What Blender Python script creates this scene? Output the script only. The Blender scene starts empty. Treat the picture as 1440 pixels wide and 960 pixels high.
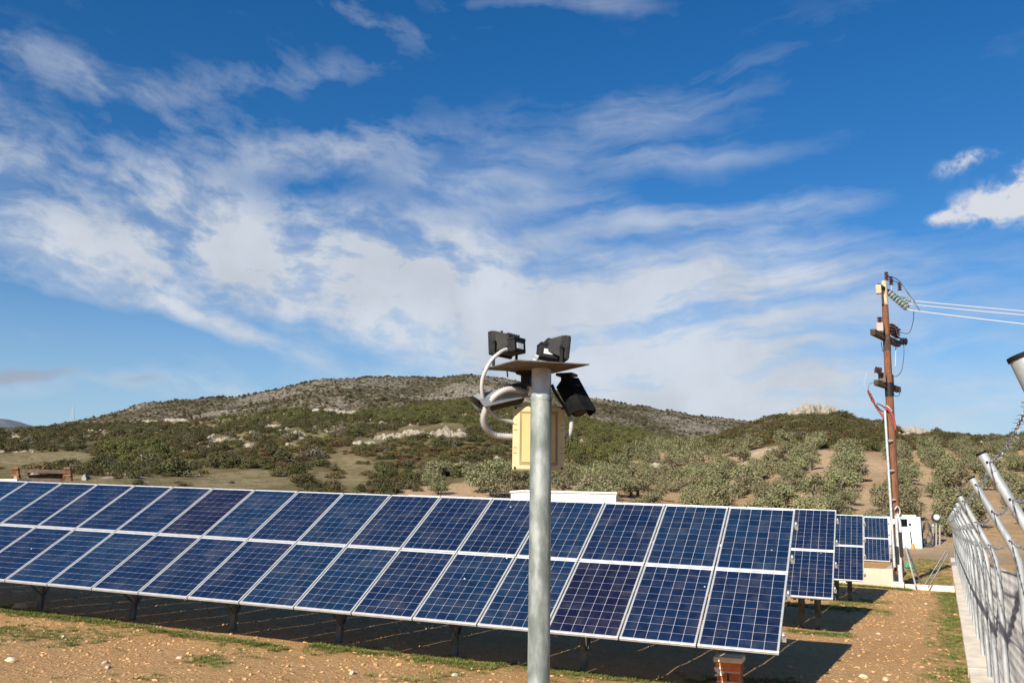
import bpy, bmesh, math, random
import numpy as np
from mathutils import Vector, Matrix, Euler

S = bpy.context.scene
COL = S.collection
rng = np.random.default_rng(7)
random.seed(7)
R = math.radians

# ------------------------------------------------------------------ camera
EYE = 2.35
FPX = 1265.0
W = np.array([[0.9044141772882451, -0.06654989718242546, -0.42143339581128997],
              [0.4263761631764205, 0.17672169921127953, 0.8871148789772566],
              [0.015439021827214662, -0.9820084277708041, 0.18820490002157791]])
cam_d = bpy.data.cameras.new('camera')
cam = bpy.data.objects.new('camera', cam_d)
COL.objects.link(cam)
cam_d.sensor_width = 36.0
cam_d.lens = FPX / 1440 * 36
cam_d.clip_start = 0.05
cam_d.clip_end = 20000
mw = Matrix(((W[0, 0], -W[0, 1], -W[0, 2], 0), (W[1, 0], -W[1, 1], -W[1, 2], 0),
             (W[2, 0], -W[2, 1], -W[2, 2], EYE), (0, 0, 0, 1)))
cam.matrix_world = mw
S.camera = cam

def wray(px, py):
    v = np.array([px - 720, py - 480, FPX])
    return W @ (v / np.linalg.norm(v))
def C(px, py, d):                       # point seen at a pixel, d metres along the optical axis
    p = W @ np.array([(px - 720) / FPX * d, (py - 480) / FPX * d, d])
    return np.array([p[0], p[1], p[2] + EYE])
def pix(P):
    P = np.atleast_2d(np.asarray(P, float)) - np.array([0, 0, EYE])
    c = P @ W
    return 720 + FPX * c[:, 0] / c[:, 2], 480 + FPX * c[:, 1] / c[:, 2], c[:, 2]

# ------------------------------------------------------------------ light, sky, exposure
SUN = np.array([-0.075, -0.862, 0.507]); SUN /= np.linalg.norm(SUN)
SUN_EL = math.asin(SUN[2]); SUN_ROT = math.atan2(SUN[0], SUN[1])
sd = bpy.data.lights.new('sun', 'SUN')
sd.energy = 5.0; sd.angle = R(0.5); sd.color = (1.0, 0.93, 0.82)
so = bpy.data.objects.new('sun', sd); COL.objects.link(so)
so.rotation_euler = Vector(SUN).to_track_quat('Z', 'Y').to_euler()
S.view_settings.view_transform = 'Standard'
S.view_settings.look = 'None'
S.view_settings.gamma = 1.0
S.view_settings.use_curve_mapping = False
S.view_settings.exposure = 0.68
SKY_STRENGTH = 0.05

world = bpy.data.worlds.new('World'); S.world = world
world.use_nodes = True
nt = world.node_tree
for n in list(nt.nodes): nt.nodes.remove(n)

class NT:
    def __init__(s, tree): s.t = tree
    def n(s, typ, **kw):
        o = s.t.nodes.new(typ)
        for k, v in kw.items(): setattr(o, k, v)
        return o
    def l(s, a, b): s.t.links.new(a, b)
    def m(s, op, a, b=None, c=None, clamp=False):
        o = s.t.nodes.new('ShaderNodeMath'); o.operation = op; o.use_clamp = clamp
        for i, x in enumerate((a, b, c)):
            if x is None: continue
            if isinstance(x, (int, float)): o.inputs[i].default_value = x
            else: s.l(x, o.inputs[i])
        return o.outputs[0]
    def ramp(s, x, a, b, lo=0.0, hi=1.0, smooth=True):
        o = s.t.nodes.new('ShaderNodeMapRange')
        o.interpolation_type = 'SMOOTHSTEP' if smooth else 'LINEAR'
        s.l(x, o.inputs['Value'])
        o.inputs['From Min'].default_value = a; o.inputs['From Max'].default_value = b
        o.inputs['To Min'].default_value = lo; o.inputs['To Max'].default_value = hi
        return o.outputs[0]
    def noise(s, vec, scale, detail=4, rough=0.55, dist=0.0, out='Fac'):
        o = s.t.nodes.new('ShaderNodeTexNoise')
        if vec is not None: s.l(vec, o.inputs['Vector'])
        o.inputs['Scale'].default_value = scale; o.inputs['Detail'].default_value = detail
        o.inputs['Roughness'].default_value = rough; o.inputs['Distortion'].default_value = dist
        return o.outputs[out]
    def mix(s, f, a, b, blend='MIX'):
        o = s.t.nodes.new('ShaderNodeMix'); o.data_type = 'RGBA'; o.blend_type = blend
        for i, x in ((0, f), (6, a), (7, b)):
            if isinstance(x, (int, float)): o.inputs[i].default_value = x
            elif isinstance(x, tuple): o.inputs[i].default_value = (*x[:3], 1)
            else: s.l(x, o.inputs[i])
        return o.outputs[2]

N = NT(nt)
sky = N.n('ShaderNodeTexSky', sky_type='NISHITA')
sky.sun_disc = False
sky.sun_elevation = SUN_EL; sky.sun_rotation = SUN_ROT
sky.altitude = 300; sky.air_density = 1.0; sky.dust_density = 0.45; sky.ozone_density = 3.0
tc = N.n('ShaderNodeTexCoord')
sep = N.n('ShaderNodeSeparateXYZ'); N.l(tc.outputs['Generated'], sep.inputs[0])
az = N.m('ARCTAN2', sep.outputs[0], sep.outputs[1])
el = N.m('ARCSINE', sep.outputs[2])
cmb = N.n('ShaderNodeCombineXYZ'); N.l(az, cmb.inputs[0]); N.l(el, cmb.inputs[1])
vec = cmb.outputs[0]
wn = N.noise(vec, 4.5, 4, 0.55, out='Color')
wv = N.n('ShaderNodeVectorMath', operation='SUBTRACT'); N.l(wn, wv.inputs[0]); wv.inputs[1].default_value = (.5, .5, .5)
ws = N.n('ShaderNodeVectorMath', operation='SCALE'); N.l(wv.outputs[0], ws.inputs[0]); ws.inputs['Scale'].default_value = 0.085
wa = N.n('ShaderNodeVectorMath', operation='ADD'); N.l(vec, wa.inputs[0]); N.l(ws.outputs[0], wa.inputs[1])
wvec = wa.outputs[0]
wsep = N.n('ShaderNodeSeparateXYZ'); N.l(wvec, wsep.inputs[0])
waz, wel = wsep.outputs[0], wsep.outputs[1]

def azel(px, py):
    r = wray(px, py); return math.atan2(r[0], r[1]), math.asin(r[2])
# banks of cloud: centre, half axes and slope as seen from the field, weight
BANKS = [(150, 335, 260, 58, 6, .74), (420, 340, 260, 62, 12, .66), (10, 205, 50, 40, 50, .45), (640, 400, 260, 66, 10, .66), (900, 430, 330, 75, 3, .72), (1120, 400, 170, 34, 0, .50),
         (840, 520, 310, 75, 2, .85), (1120, 560, 330, 60, 0, .75), (60, 85, 130, 20, 20, .22), (170, 125, 130, 20, 24, .26),
         (330, 105, 230, 20, -10, .27), (480, 205, 190, 24, -6, .44), (900, 160, 150, 34, -18, .40),
         (900, 225, 150, 18, -4, .50), (1125, 290, 95, 18, -10, .56), (800, 295, 340, 24, 8, .50), (250, 405, 260, 26, 10, .40),
         (340, 455, 210, 12, 17, .70), (330, 552, 320, 16, 2, .40), (790, 2, 130, 12, 0, .36),
         (520, 10, 70, 14, 20, .32), (600, 455, 210, 34, 18, .50), (1230, 350, 170, 50, 0, .12), (250, 255, 90, 24, 4, .36),
         (150, 442, 190, 16, 12, -.5), (490, 492, 120, 15, 17, -.55), (480, 268, 110, 16, 12, -.30), (1260, 320, 60, 60, 0, -.12)]
PUFFS = [(1408, 285, 52, 26, -12, 1.0), (1432, 262, 30, 20, 0, .8), (1366, 224, 34, 10, -16, .85), (1335, 298, 26, 9, -14, .7), (1428, 232, 16, 9, -20, .7), (1560, 300, 90, 35, 5, .9)]
GREYS = [(30, 522, 75, 10, 2, .75), (205, 545, 40, 7, 0, .45), (800, 378, 30, 12, -20, .35)]
def bank(b, a_s, e_s):
    px, py, rx, ry, rot, w = b
    a0, e0 = azel(px, py); c, s_ = math.cos(R(rot)), math.sin(R(rot))
    a1, e1 = azel(px + rx * c, py + rx * s_); a2, e2_ = azel(px - ry * s_, py + ry * c)
    # basis -> inverse 2x2
    m = np.linalg.inv(np.array([[a1 - a0, a2 - a0], [e1 - e0, e2_ - e0]]))
    da = N.m('SUBTRACT', a_s, a0); de = N.m('SUBTRACT', e_s, e0)
    u = N.m('MULTIPLY_ADD', da, float(m[0, 0]), N.m('MULTIPLY', de, float(m[0, 1])))
    v = N.m('MULTIPLY_ADD', da, float(m[1, 0]), N.m('MULTIPLY', de, float(m[1, 1])))
    q = N.m('MULTIPLY_ADD', u, u, N.m('MULTIPLY', v, v))
    g = N.m('EXPONENT', N.m('MULTIPLY', q, -0.7))
    return N.m('MULTIPLY', g, w)
def total(L, a_s, e_s):
    t = None
    for b in L:
        g = bank(b, a_s, e_s); t = g if t is None else N.m('ADD', t, g)
    return t
Dn = total(BANKS, waz, wel)
def streak(rot, sx, sy, off, detail=9, rough=0.62):
    mp = N.n('ShaderNodeMapping'); N.l(wvec, mp.inputs['Vector'])
    # rotate first (vector-type order is scale, rotate, translate), so use two
    mp.inputs['Rotation'].default_value = (0, 0, R(rot))
    m2 = N.n('ShaderNodeMapping'); N.l(mp.outputs[0], m2.inputs['Vector'])
    m2.inputs['Scale'].default_value = (sx, sy, 1); m2.inputs['Location'].default_value = (off, off * .37, 0)
    return N.noise(m2.outputs[0], 1.0, detail, rough)
nl = streak(9, 5.0, 22, 3.1, 9, .58)
nr = streak(-6, 3.6, 24, 8.3, 9, .58)
side = N.ramp(az, azel(450, 300)[0], azel(900, 300)[0])
nA = N.m('ADD', N.m('MULTIPLY', nl, N.m('SUBTRACT', 1, side)), N.m('MULTIPLY', nr, side))
nB = streak(10, 13, 26, 1.7, 9, .6)
nC = streak(0, 1.6, 5, 5.5, 3, .5)
low = N.ramp(az, azel(500, 300)[0], azel(860, 300)[0], .72, .25)
tA = N.ramp(nA, .34, .66); tB = N.ramp(nB, .36, .64)
T = N.m('ADD', N.m('MULTIPLY', tB, low), N.m('MULTIPLY', tA, N.m('SUBTRACT', 1, low)))
v = N.m('ADD', N.m('MULTIPLY', Dn, N.m('MULTIPLY_ADD', T, .88, .28)), N.m('MULTIPLY', N.m('SUBTRACT', T, .62), .16))
v = N.m('ADD', v, N.m('MULTIPLY', N.m('SUBTRACT', nC, .5), .25))
alpha = N.ramp(v, 0.02, 1.06, 0, 0.93, False)
alpha = N.m('MAXIMUM', alpha, 0)
pD = total(PUFFS, waz, wel)
nP = N.noise(wvec, 22, 8, .65)
pv = N.m('MULTIPLY', pD, N.m('MULTIPLY_ADD', N.ramp(nP, .32, .68), 1.5, .25))
palpha = N.ramp(pv, 0.12, 1.0, 0, .92)
gD = total(GREYS, waz, wel)
galpha = N.ramp(N.m('ADD', gD, N.m('MULTIPLY', N.m('SUBTRACT', nA, .5), .5)), .15, .8, 0, .7)
hz = N.ramp(el, 0.0, 0.5, 1.0, 0.0)
above = N.ramp(el, -0.02, 0.03)
skyc = N.n('ShaderNodeHueSaturation'); N.l(sky.outputs[0], skyc.inputs['Color'])
skyc.inputs['Saturation'].default_value = 1.36; skyc.inputs['Value'].default_value = 1.46; skyc.inputs['Hue'].default_value = .505
CLOUD = 8.8
shade = N.ramp(N.noise(wvec, 9, 5, .55), .3, .7, .86, 1.04)
cw = N.n('ShaderNodeMix', data_type='RGBA'); cw.blend_type = 'MULTIPLY'; cw.inputs[0].default_value = 1
cw.inputs[6].default_value = (CLOUD * .93, CLOUD * 1.0, CLOUD * 1.10, 1); N.l(shade, cw.inputs[7])
air = N.mix(N.ramp(el, -.02, .30, .80, 0), skyc.outputs[0], (4.9, 6.9, 9.0))      # whitish air low down, all round
c1 = N.mix(N.m('MULTIPLY', alpha, above), air, cw.outputs[2])
c2 = N.mix(N.m('MULTIPLY', galpha, above), c1, (CLOUD * .52, CLOUD * .54, CLOUD * .66))
c3 = N.mix(N.m('MULTIPLY', palpha, above), c2, (CLOUD * 1.04, CLOUD * 1.06, CLOUD * 1.12))
bg = N.n('ShaderNodeBackground'); bg.inputs['Strength'].default_value = SKY_STRENGTH
N.l(c3, bg.inputs['Color'])
wo = N.n('ShaderNodeOutputWorld'); N.l(bg.outputs[0], wo.inputs['Surface'])

# ------------------------------------------------------------------ helpers
def tag(o, label=None, cat=None, group=None, kind=None):
    if label: o['label'] = label
    if cat: o['category'] = cat
    if group: o['group'] = group
    if kind: o['kind'] = kind
    return o
ORG = {}
def empty(name, loc, label, cat, group=None):
    o = bpy.data.objects.new(name, None); o.empty_display_size = .2
    COL.objects.link(o); o.location = Vector([float(q) for q in loc])
    ORG[o] = np.array(loc, float)
    return tag(o, label, cat, group)
def link_mesh(name, me, mats, parent=None, smooth=False):
    o = bpy.data.objects.new(name, me); COL.objects.link(o)
    for m_ in (mats if isinstance(mats, (list, tuple)) else [mats]): me.materials.append(m_)
    if parent is not None:
        o.parent = parent; ORG[o] = ORG.get(parent, np.zeros(3))
    if smooth: me.polygons.foreach_set('use_smooth', [True] * len(me.polygons))
    return o

def frame_of(d):
    d = np.array(d, float); d /= np.linalg.norm(d)
    a = np.array([0, 0, 1.0]) if abs(d[2]) < .9 else np.array([1.0, 0, 0])
    x = np.cross(a, d); x /= np.linalg.norm(x); y = np.cross(d, x)
    return x, y, d
class MB:
    def __init__(s): s.v = []; s.f = []; s.mi = []
    def add(s, vs, fs, mi=0):
        b = len(s.v); s.v += [tuple(float(c) for c in q) for q in vs]
        s.f += [tuple(i + b for i in q) for q in fs]; s.mi += [mi] * len(fs); return s
    def obox(s, c, ax, half, mi=0, bev=0.0):
        c = np.array(c, float); X, Y, Z = [np.array(q, float) for q in ax]; hx, hy, hz = half
        if bev <= 0:
            vs = [c + X * hx * i + Y * hy * j + Z * hz * k for k in (-1, 1) for j in (-1, 1) for i in (-1, 1)]
            return s.add(vs, [(0, 2, 3, 1), (4, 5, 7, 6), (0, 1, 5, 4), (2, 6, 7, 3), (0, 4, 6, 2), (1, 3, 7, 5)], mi)
        b = min(bev, hx * .9, hy * .9, hz * .9)
        vs = []; idx = {}
        for k in (-1, 1):
            for j in (-1, 1):
                for i in (-1, 1):
                    for a in range(3):
                        h = [hx, hy, hz]
                        q = [(h[t] - (b if t != a else 0)) for t in range(3)]
                        idx[(i, j, k, a)] = len(vs)
                        vs.append(c + X * q[0] * i + Y * q[1] * j + Z * q[2] * k)
        fs = []
        for a in range(3):
            o1, o2 = [(1, 2), (2, 0), (0, 1)][a]
            for sgn in (-1, 1):
                cyc = [(-1, -1), (1, -1), (1, 1), (-1, 1)]
                if sgn < 0: cyc = cyc[::-1]
                q = []
                for p1, p2 in cyc:
                    key = [0, 0, 0]; key[a] = sgn; key[o1] = p1; key[o2] = p2
                    q.append(idx[(*key, a)])
                fs.append(tuple(q))
        for a in range(3):           # edge bevels
            o1, o2 = [(1, 2), (2, 0), (0, 1)][a]
            for s1 in (-1, 1):
                for s2 in (-1, 1):
                    k0 = [0, 0, 0]; k0[o1] = s1; k0[o2] = s2
                    ka = list(k0); ka[a] = -1; kb = list(k0); kb[a] = 1
                    fs.append((idx[(*ka, o1)], idx[(*kb, o1)], idx[(*kb, o2)], idx[(*ka, o2)]))
        for i in (-1, 1):
            for j in (-1, 1):
                for k in (-1, 1): fs.append((idx[(i, j, k, 0)], idx[(i, j, k, 1)], idx[(i, j, k, 2)]))
        return s.add(vs, fs, mi)
    def box(s, c, size, rz=0, mi=0, bev=0.0):
        ca, sa = math.cos(rz), math.sin(rz)
        return s.obox(c, ((ca, sa, 0), (-sa, ca, 0), (0, 0, 1)), [q / 2 for q in size], mi, bev)
    def beam(s, p0, p1, w, h, up=(0, 0, 1), mi=0, bev=0.0):
        p0 = np.array(p0, float); p1 = np.array(p1, float); d = p1 - p0; L = np.linalg.norm(d); d /= L
        x = np.cross(d, np.array(up, float))
        if np.linalg.norm(x) < 1e-4: x = np.cross(d, (1, 0, 0))
        x /= np.linalg.norm(x); z = np.cross(x, d)
        return s.obox((p0 + p1) / 2, (x, d, z), (w / 2, L / 2, h / 2), mi, bev)
    def tube(s, pts, r, n=8, mi=0, cap=True):
        pts = [np.array(p, float) for p in pts]; k = len(pts)
        rr = [r] * k if isinstance(r, (int, float)) else list(r)
        vs = []; prev = None
        for i, p in enumerate(pts):
            d = pts[min(i + 1, k - 1)] - pts[max(i - 1, 0)]
            d = d / (np.linalg.norm(d) + 1e-12)
            if prev is None: x, y, _ = frame_of(d)
            else:
                x = prev - d * (prev @ d); x /= np.linalg.norm(x) + 1e-12; y = np.cross(d, x)
            prev = x
            for j in range(n):
                t = 2 * math.pi * j / n
                vs.append(p + (x * math.cos(t) + y * math.sin(t)) * rr[i])
        fs = [(i * n + j, i * n + (j + 1) % n, (i + 1) * n + (j + 1) % n, (i + 1) * n + j) for i in range(k - 1) for j in range(n)]
        if cap: fs += [tuple(range(n))[::-1], tuple((k - 1) * n + j for j in range(n))]
        return s.add(vs, fs, mi)
    def cyl(s, p0, p1, r0, r1=None, n=12, mi=0): return s.tube([p0, p1], [r0, r0 if r1 is None else r1], n, mi)
    def prism(s, poly, off, mi=0):      # extrude a planar polygon by the vector off
        poly = [np.array(p, float) for p in poly]; off = np.array(off, float); n = len(poly)
        vs = poly + [p + off for p in poly]
        fs = [tuple(range(n))[::-1], tuple(range(n, 2 * n))] + [(i, (i + 1) % n, n + (i + 1) % n, n + i) for i in range(n)]
        return s.add(vs, fs, mi)
    def build(s, name, mats, parent=None, smooth=False):
        org = ORG.get(parent, np.zeros(3)) if parent is not None else np.zeros(3)
        me = bpy.data.meshes.new(name)
        me.from_pydata([tuple(np.array(q) - org) for q in s.v], [], s.f)
        bm = bmesh.new(); bm.from_mesh(me); bmesh.ops.recalc_face_normals(bm, faces=bm.faces); bm.to_mesh(me); bm.free()
        o = link_mesh(name, me, mats, parent)
        if any(s.mi): me.polygons.foreach_set('material_index', s.mi)
        if smooth:
            me.polygons.foreach_set('use_smooth', [True] * len(me.polygons))
            try: me.set_sharp_from_angle(angle=R(38))
            except Exception: pass
        return o
def bez(pts, n=40):                     # Catmull-Rom through the points
    P = [np.array(p, float) for p in pts]; P = [2 * P[0] - P[1]] + P + [2 * P[-1] - P[-2]]
    out = []
    m_ = len(P) - 3
    for i in range(m_):
        p0, p1, p2, p3 = P[i:i + 4]
        for t in np.linspace(0, 1, max(2, n // m_), endpoint=(i == m_ - 1)):
            out.append(.5 * ((2 * p1) + (-p0 + p2) * t + (2 * p0 - 5 * p1 + 4 * p2 - p3) * t * t + (-p0 + 3 * p1 - 3 * p2 + p3) * t ** 3))
    return out

# ------------------------------------------------------------------ materials
def base_mat(name):
    m_ = bpy.data.materials.new(name); m_.use_nodes = True
    t = NT(m_.node_tree); b = m_.node_tree.nodes['Principled BSDF']
    return m_, t, b
def mat(name, c1, c2=None, scale=6, rough=.7, metal=0.0, spec=.5, bump=0.0, bscale=30, rvar=0.0, stretch=None, detail=6, lo=.35, hi=.65, coat=0.0, rand=0.0):
    m_, t, b = base_mat(name)
    co = t.n('ShaderNodeTexCoord').outputs['Object']
    if stretch:
        mp = t.n('ShaderNodeMapping'); t.l(co, mp.inputs['Vector']); mp.inputs['Scale'].default_value = stretch; co = mp.outputs[0]
    b.inputs['Roughness'].default_value = rough; b.inputs['Metallic'].default_value = metal
    b.inputs['Specular IOR Level'].default_value = spec; b.inputs['Coat Weight'].default_value = coat
    if c2 is not None:
        f = t.ramp(t.noise(co, scale, detail, .6), lo, hi)
        c = t.mix(f, c1, c2)
        if rand:
            oi = t.n('ShaderNodeObjectInfo'); k = t.m('MULTIPLY_ADD', oi.outputs['Random'], 2 * rand, 1 - rand)
            hs = t.n('ShaderNodeHueSaturation'); t.l(c, hs.inputs['Color']); t.l(k, hs.inputs['Value']); c = hs.outputs[0]
        t.l(c, b.inputs['Base Color'])
        if rvar: t.l(t.m('MULTIPLY_ADD', f, rvar, rough - rvar / 2), b.inputs['Roughness'])
    else: b.inputs['Base Color'].default_value = (*c1, 1)
    if bump:
        bp = t.n('ShaderNodeBump'); bp.inputs['Strength'].default_value = bump; bp.inputs['Distance'].default_value = .02
        t.l(t.noise(co, bscale, 5, .6), bp.inputs['Height']); t.l(bp.outputs[0], b.inputs['Normal'])
    return m_
M = {}
M['galv'] = mat('galvanised_steel', (.40, .42, .41), (.56, .58, .57), 14, .5, .45, .5, .05, 60, .15)
M['pole'] = mat('weathered_galvanised', (.16, .185, .168), (.34, .365, .345), 14, .55, .25, .5, .06, 50, .15, (1, 1, .35))
M['postgalv'] = mat('fence_galvanised', (.30, .32, .32), (.44, .46, .46), 11, .5, .35, .5, .05, 40, .12, (1, 1, .3))
M['alu'] = mat('aluminium_frame', (.46, .46, .45), (.56, .56, .54), 5, .42, .35, .5)
M['rack'] = mat('rack_steel', (.09, .09, .09), (.16, .16, .155), 7, .55, .4, .5, .05)
M['black'] = mat('black_painted_metal', (.007, .007, .008), (.016, .015, .015), 18, .6, 0, .3, .08, 60)
M['lampblack'] = mat('lamp_body_black', (.010, .010, .0095), (.022, .021, .019), 14, .65, 0, .3, .1, 80)
M['camshade'] = mat('shade_black_camera', (.004, .004, .004), (.009, .009, .009), 18, .85, 0, .12)  # right camera: shade under the plate put into the colour as near black
M['label'] = mat('white_label', (.74, .74, .72), (.62, .62, .6), 20, .5)
M['plate'] = mat('rusty_plate', (.085, .068, .048), (.15, .125, .09), 9, .75, .2, .4, .15, 40)
M['cream'] = mat('cream_plastic', (.54, .45, .25), (.60, .50, .29), 5, .45, 0, .5, .03, 40)
M['creampanel'] = mat('ochre_panel', (.56, .40, .17), (.61, .45, .20), 5, .5)
M['ochre'] = mat('ochre_groove', (.22, .13, .045), (.30, .19, .07), 6, .6)
M['hose'] = mat('white_conduit', (.36, .355, .345), (.47, .465, .45), 8, .5, 0, .5)
M['hosegrey'] = mat('grey_conduit', (.36, .37, .38), (.45, .45, .46), 8, .55)
M['camgrey'] = mat('grey_camera_shell', (.19, .205, .22), (.26, .275, .29), 8, .4, .2, .5)
M['glass'] = mat('dark_lens_glass', (.006, .006, .008), None, rough=.12, spec=.35)
M['wood'] = mat('creosoted_pole', (.10, .045, .024), (.22, .098, .05), 7, .8, 0, .3, .4, 14, 0, (6, 6, .5))
M['darkwood'] = mat('dark_timber_arm', (.035, .026, .02), (.09, .062, .042), 8, .85, 0, .3, .3, 20)
M['topwood'] = mat('bleached_timber', (.42, .32, .2), (.55, .44, .3), 8, .8, 0, .3, .3, 20)
M['porcelain'] = mat('brown_porcelain', (.045, .018, .012), (.085, .034, .02), 8, .2, 0, .6, coat=.4)
M['glassins'] = mat('green_glass_insulator', (.12, .20, .185), (.30, .36, .34), 8, .12, 0, .6, coat=.5)
M['navyins'] = mat('dark_blue_insulator', (.02, .025, .05), None, rough=.3)
M['red'] = mat('red_cable', (.30, .05, .042), (.36, .085, .07), 8, .5)
M['wire'] = mat('bright_conductor', (.72, .72, .70), None, rough=.4, metal=.3)
M['wiredark'] = mat('dark_wire', (.07, .075, .085), None, rough=.5, metal=.2)
M['barb'] = mat('barbed_steel', (.20, .20, .21), (.33, .32, .32), 30, .5, .6)
M['mesh'] = mat('chain_link_wire', (.32, .315, .30), (.46, .45, .43), 3, .55, .45)
M['concrete'] = mat('curb_concrete', (.60, .51, .39), (.76, .66, .52), 3, .9, 0, .3, .35, 25)
M['plaster'] = mat('pale_rendered_wall', (.46, .385, .28), (.56, .475, .355), 1.6, .9, 0, .3, .25, 18)
M['clay'] = mat('clay_brick', (.52, .155, .06), (.60, .21, .09), 12, .85, 0, .3, .25, 50)
M['mortar'] = mat('mortar', (.56, .52, .46), (.66, .63, .58), 12, .9, 0, .3, .4, 40)
M['white'] = mat('white_sheet_metal', (.80, .80, .79), (.73, .73, .72), 2, .5)
M['bluetrim'] = mat('pale_blue_trim', (.30, .46, .60), (.36, .52, .64), 3, .5)
M['rust'] = mat('rusty_orange_steel', (.22, .09, .032), (.30, .135, .055), 3, .85, 0, .3, .3, 10)
M['rustdark'] = mat('dark_rusted_steel', (.07, .045, .03), (.12, .075, .05), 3, .85)
M['orange'] = mat('orange_plastic', (.60, .27, .04), (.55, .22, .03), 4, .5)
M['green'] = mat('green_plastic', (.05, .28, .14), None, rough=.5)
M['capblack'] = mat('black_cap', (.008, .008, .009), None, rough=.7, spec=.2)

def cell_material(name, ca, cb):
    m_, t, b = base_mat(name)
    co = t.n('ShaderNodeTexCoord').outputs['Object']
    vo = t.n('ShaderNodeTexVoronoi'); t.l(co, vo.inputs['Vector']); vo.inputs['Scale'].default_value = 70
    at = t.n('ShaderNodeAttribute'); at.attribute_name = 'tint'
    oi = t.n('ShaderNodeObjectInfo')
    f = t.m('ADD', t.m('MULTIPLY', vo.outputs['Color'], .45), t.m('MULTIPLY', at.outputs['Fac'], .55))
    c = t.mix(f, ca, cb)
    t.l(c, b.inputs['Base Color'])
    b.inputs['Roughness'].default_value = .3
    b.inputs['Coat Weight'].default_value = .6; b.inputs['Coat Roughness'].default_value = .04; b.inputs['Coat IOR'].default_value = 1.4
    rv = t.n('ShaderNodeCombineXYZ'); t.l(t.m('MULTIPLY', oi.outputs['Random'], 37.0), rv.inputs[0]); t.l(t.m('MULTIPLY', oi.outputs['Random'], 91.0), rv.inputs[1])
    ad = t.n('ShaderNodeVectorMath', operation='ADD'); t.l(co, ad.inputs[0]); t.l(rv.outputs[0], ad.inputs[1])
    du = t.m('MULTIPLY', t.ramp(t.noise(ad.outputs[0], 2.2, 7, .65), .42, .75), .10)
    c = t.mix(du, c, (.30, .27, .22))
    v2 = t.n('ShaderNodeTexVoronoi'); t.l(ad.outputs[0], v2.inputs['Vector']); v2.inputs['Scale'].default_value = 1.5
    c = t.mix(t.ramp(v2.outputs['Distance'], .018, .026, .9, 0), c, (.7, .7, .66))
    t.l(c, b.inputs['Base Color'])
    # dust film
    dn = t.noise(co, 5, 6, .65)
    t.l(t.ramp(dn, .3, .75, .05, .16), b.inputs['Coat Roughness'])
    return m_
M['cell'] = [cell_material('cell_blue', (.003, .011, .034), (.007, .025, .062)),
             cell_material('cell_mid', (.003, .008, .029), (.006, .018, .052)),
             cell_material('cell_violet', (.004, .004, .016), (.008, .009, .032))]
M['sheet'] = mat('backsheet', (.50, .50, .54), (.42, .43, .49), 4, .4, 0, .5, coat=.6)
M['speck'] = mat('bird_spot', (.75, .75, .72), None, rough=.9)

# ------------------------------------------------------------------ terrain shape
def vnoise(x, y, seed=0):
    x = np.asarray(x, float); y = np.asarray(y, float)
    xi = np.floor(x).astype(np.int64); yi = np.floor(y).astype(np.int64)
    fx = x - xi; fy = y - yi; fx = fx * fx * (3 - 2 * fx); fy = fy * fy * (3 - 2 * fy)
    def h(a, b):
        n = (a * 374761393 + b * 668265263 + seed * 982451653) & 0x7fffffff
        n = ((n ^ (n >> 13)) * 1274126177) & 0x7fffffff
        return ((n ^ (n >> 16)) & 0xffff) / 65535.0
    return (h(xi, yi) * (1 - fx) + h(xi + 1, yi) * fx) * (1 - fy) + (h(xi, yi + 1) * (1 - fx) + h(xi + 1, yi + 1) * fx) * fy
def fbm(x, y, seed=0, o=4):
    s = 0; a = .5; f = 1
    for i in range(o):
        s = s + a * (vnoise(x * f, y * f, seed + i * 17) - .5); a *= .5; f *= 2.03
    return s
def prof(L):
    A = []
    for px, py in L:
        r = wray(px, py); A.append((math.atan2(r[0], r[1]), r[2] / math.hypot(r[0], r[1])))
    A = np.array(sorted(A)); return A[:, 0], A[:, 1]
def pxaz(px): r = wray(px, 640); return math.atan2(r[0], r[1])
NEAR = prof([(-700, 640), (-300, 612), (0, 606), (60, 603), (130, 597), (200, 595), (260, 592), (350, 585), (420, 577), (480, 580), (560, 576),
             (610, 568), (660, 562), (710, 563), (760, 572), (830, 592), (880, 604), (940, 616), (985, 618), (1030, 605), (1065, 594), (1090, 586),
             (1120, 582), (1150, 578), (1175, 580), (1195, 588), (1230, 594), (1280, 603), (1330, 611), (1380, 616), (1440, 616), (1700, 610), (2200, 640)])
FAR = prof([(-700, 640), (-100, 612), (60, 600), (135, 587), (200, 567), (250, 561), (330, 559), (385, 549), (420, 540), (455, 532), (500, 531), (560, 529),
            (620, 531), (655, 525), (690, 528), (740, 538), (800, 551), (840, 561), (900, 570), (960, 581), (1000, 587), (1060, 592), (1150, 600), (1440, 625), (2200, 660)])
DIST = prof([(-900, 560), (-300, 575), (-60, 584), (10, 590), (40, 597), (100, 608), (300, 640), (1440, 700), (2200, 700)])
D2 = (np.array([pxaz(q) for q in (-300, 200, 500, 700, 900, 1000, 1140, 1300, 1700)]), np.array([360, 360, 360, 350, 310, 265, 250, 245, 245.]))
D1 = (np.array([pxaz(q) for q in (-300, 200, 560, 800, 1100, 1700)]), np.array([62, 60, 66, 70, 71, 71.]))
SL = -0.0249
def ground_plane(x, y): return SL * np.clip(x, -70, 2)
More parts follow.
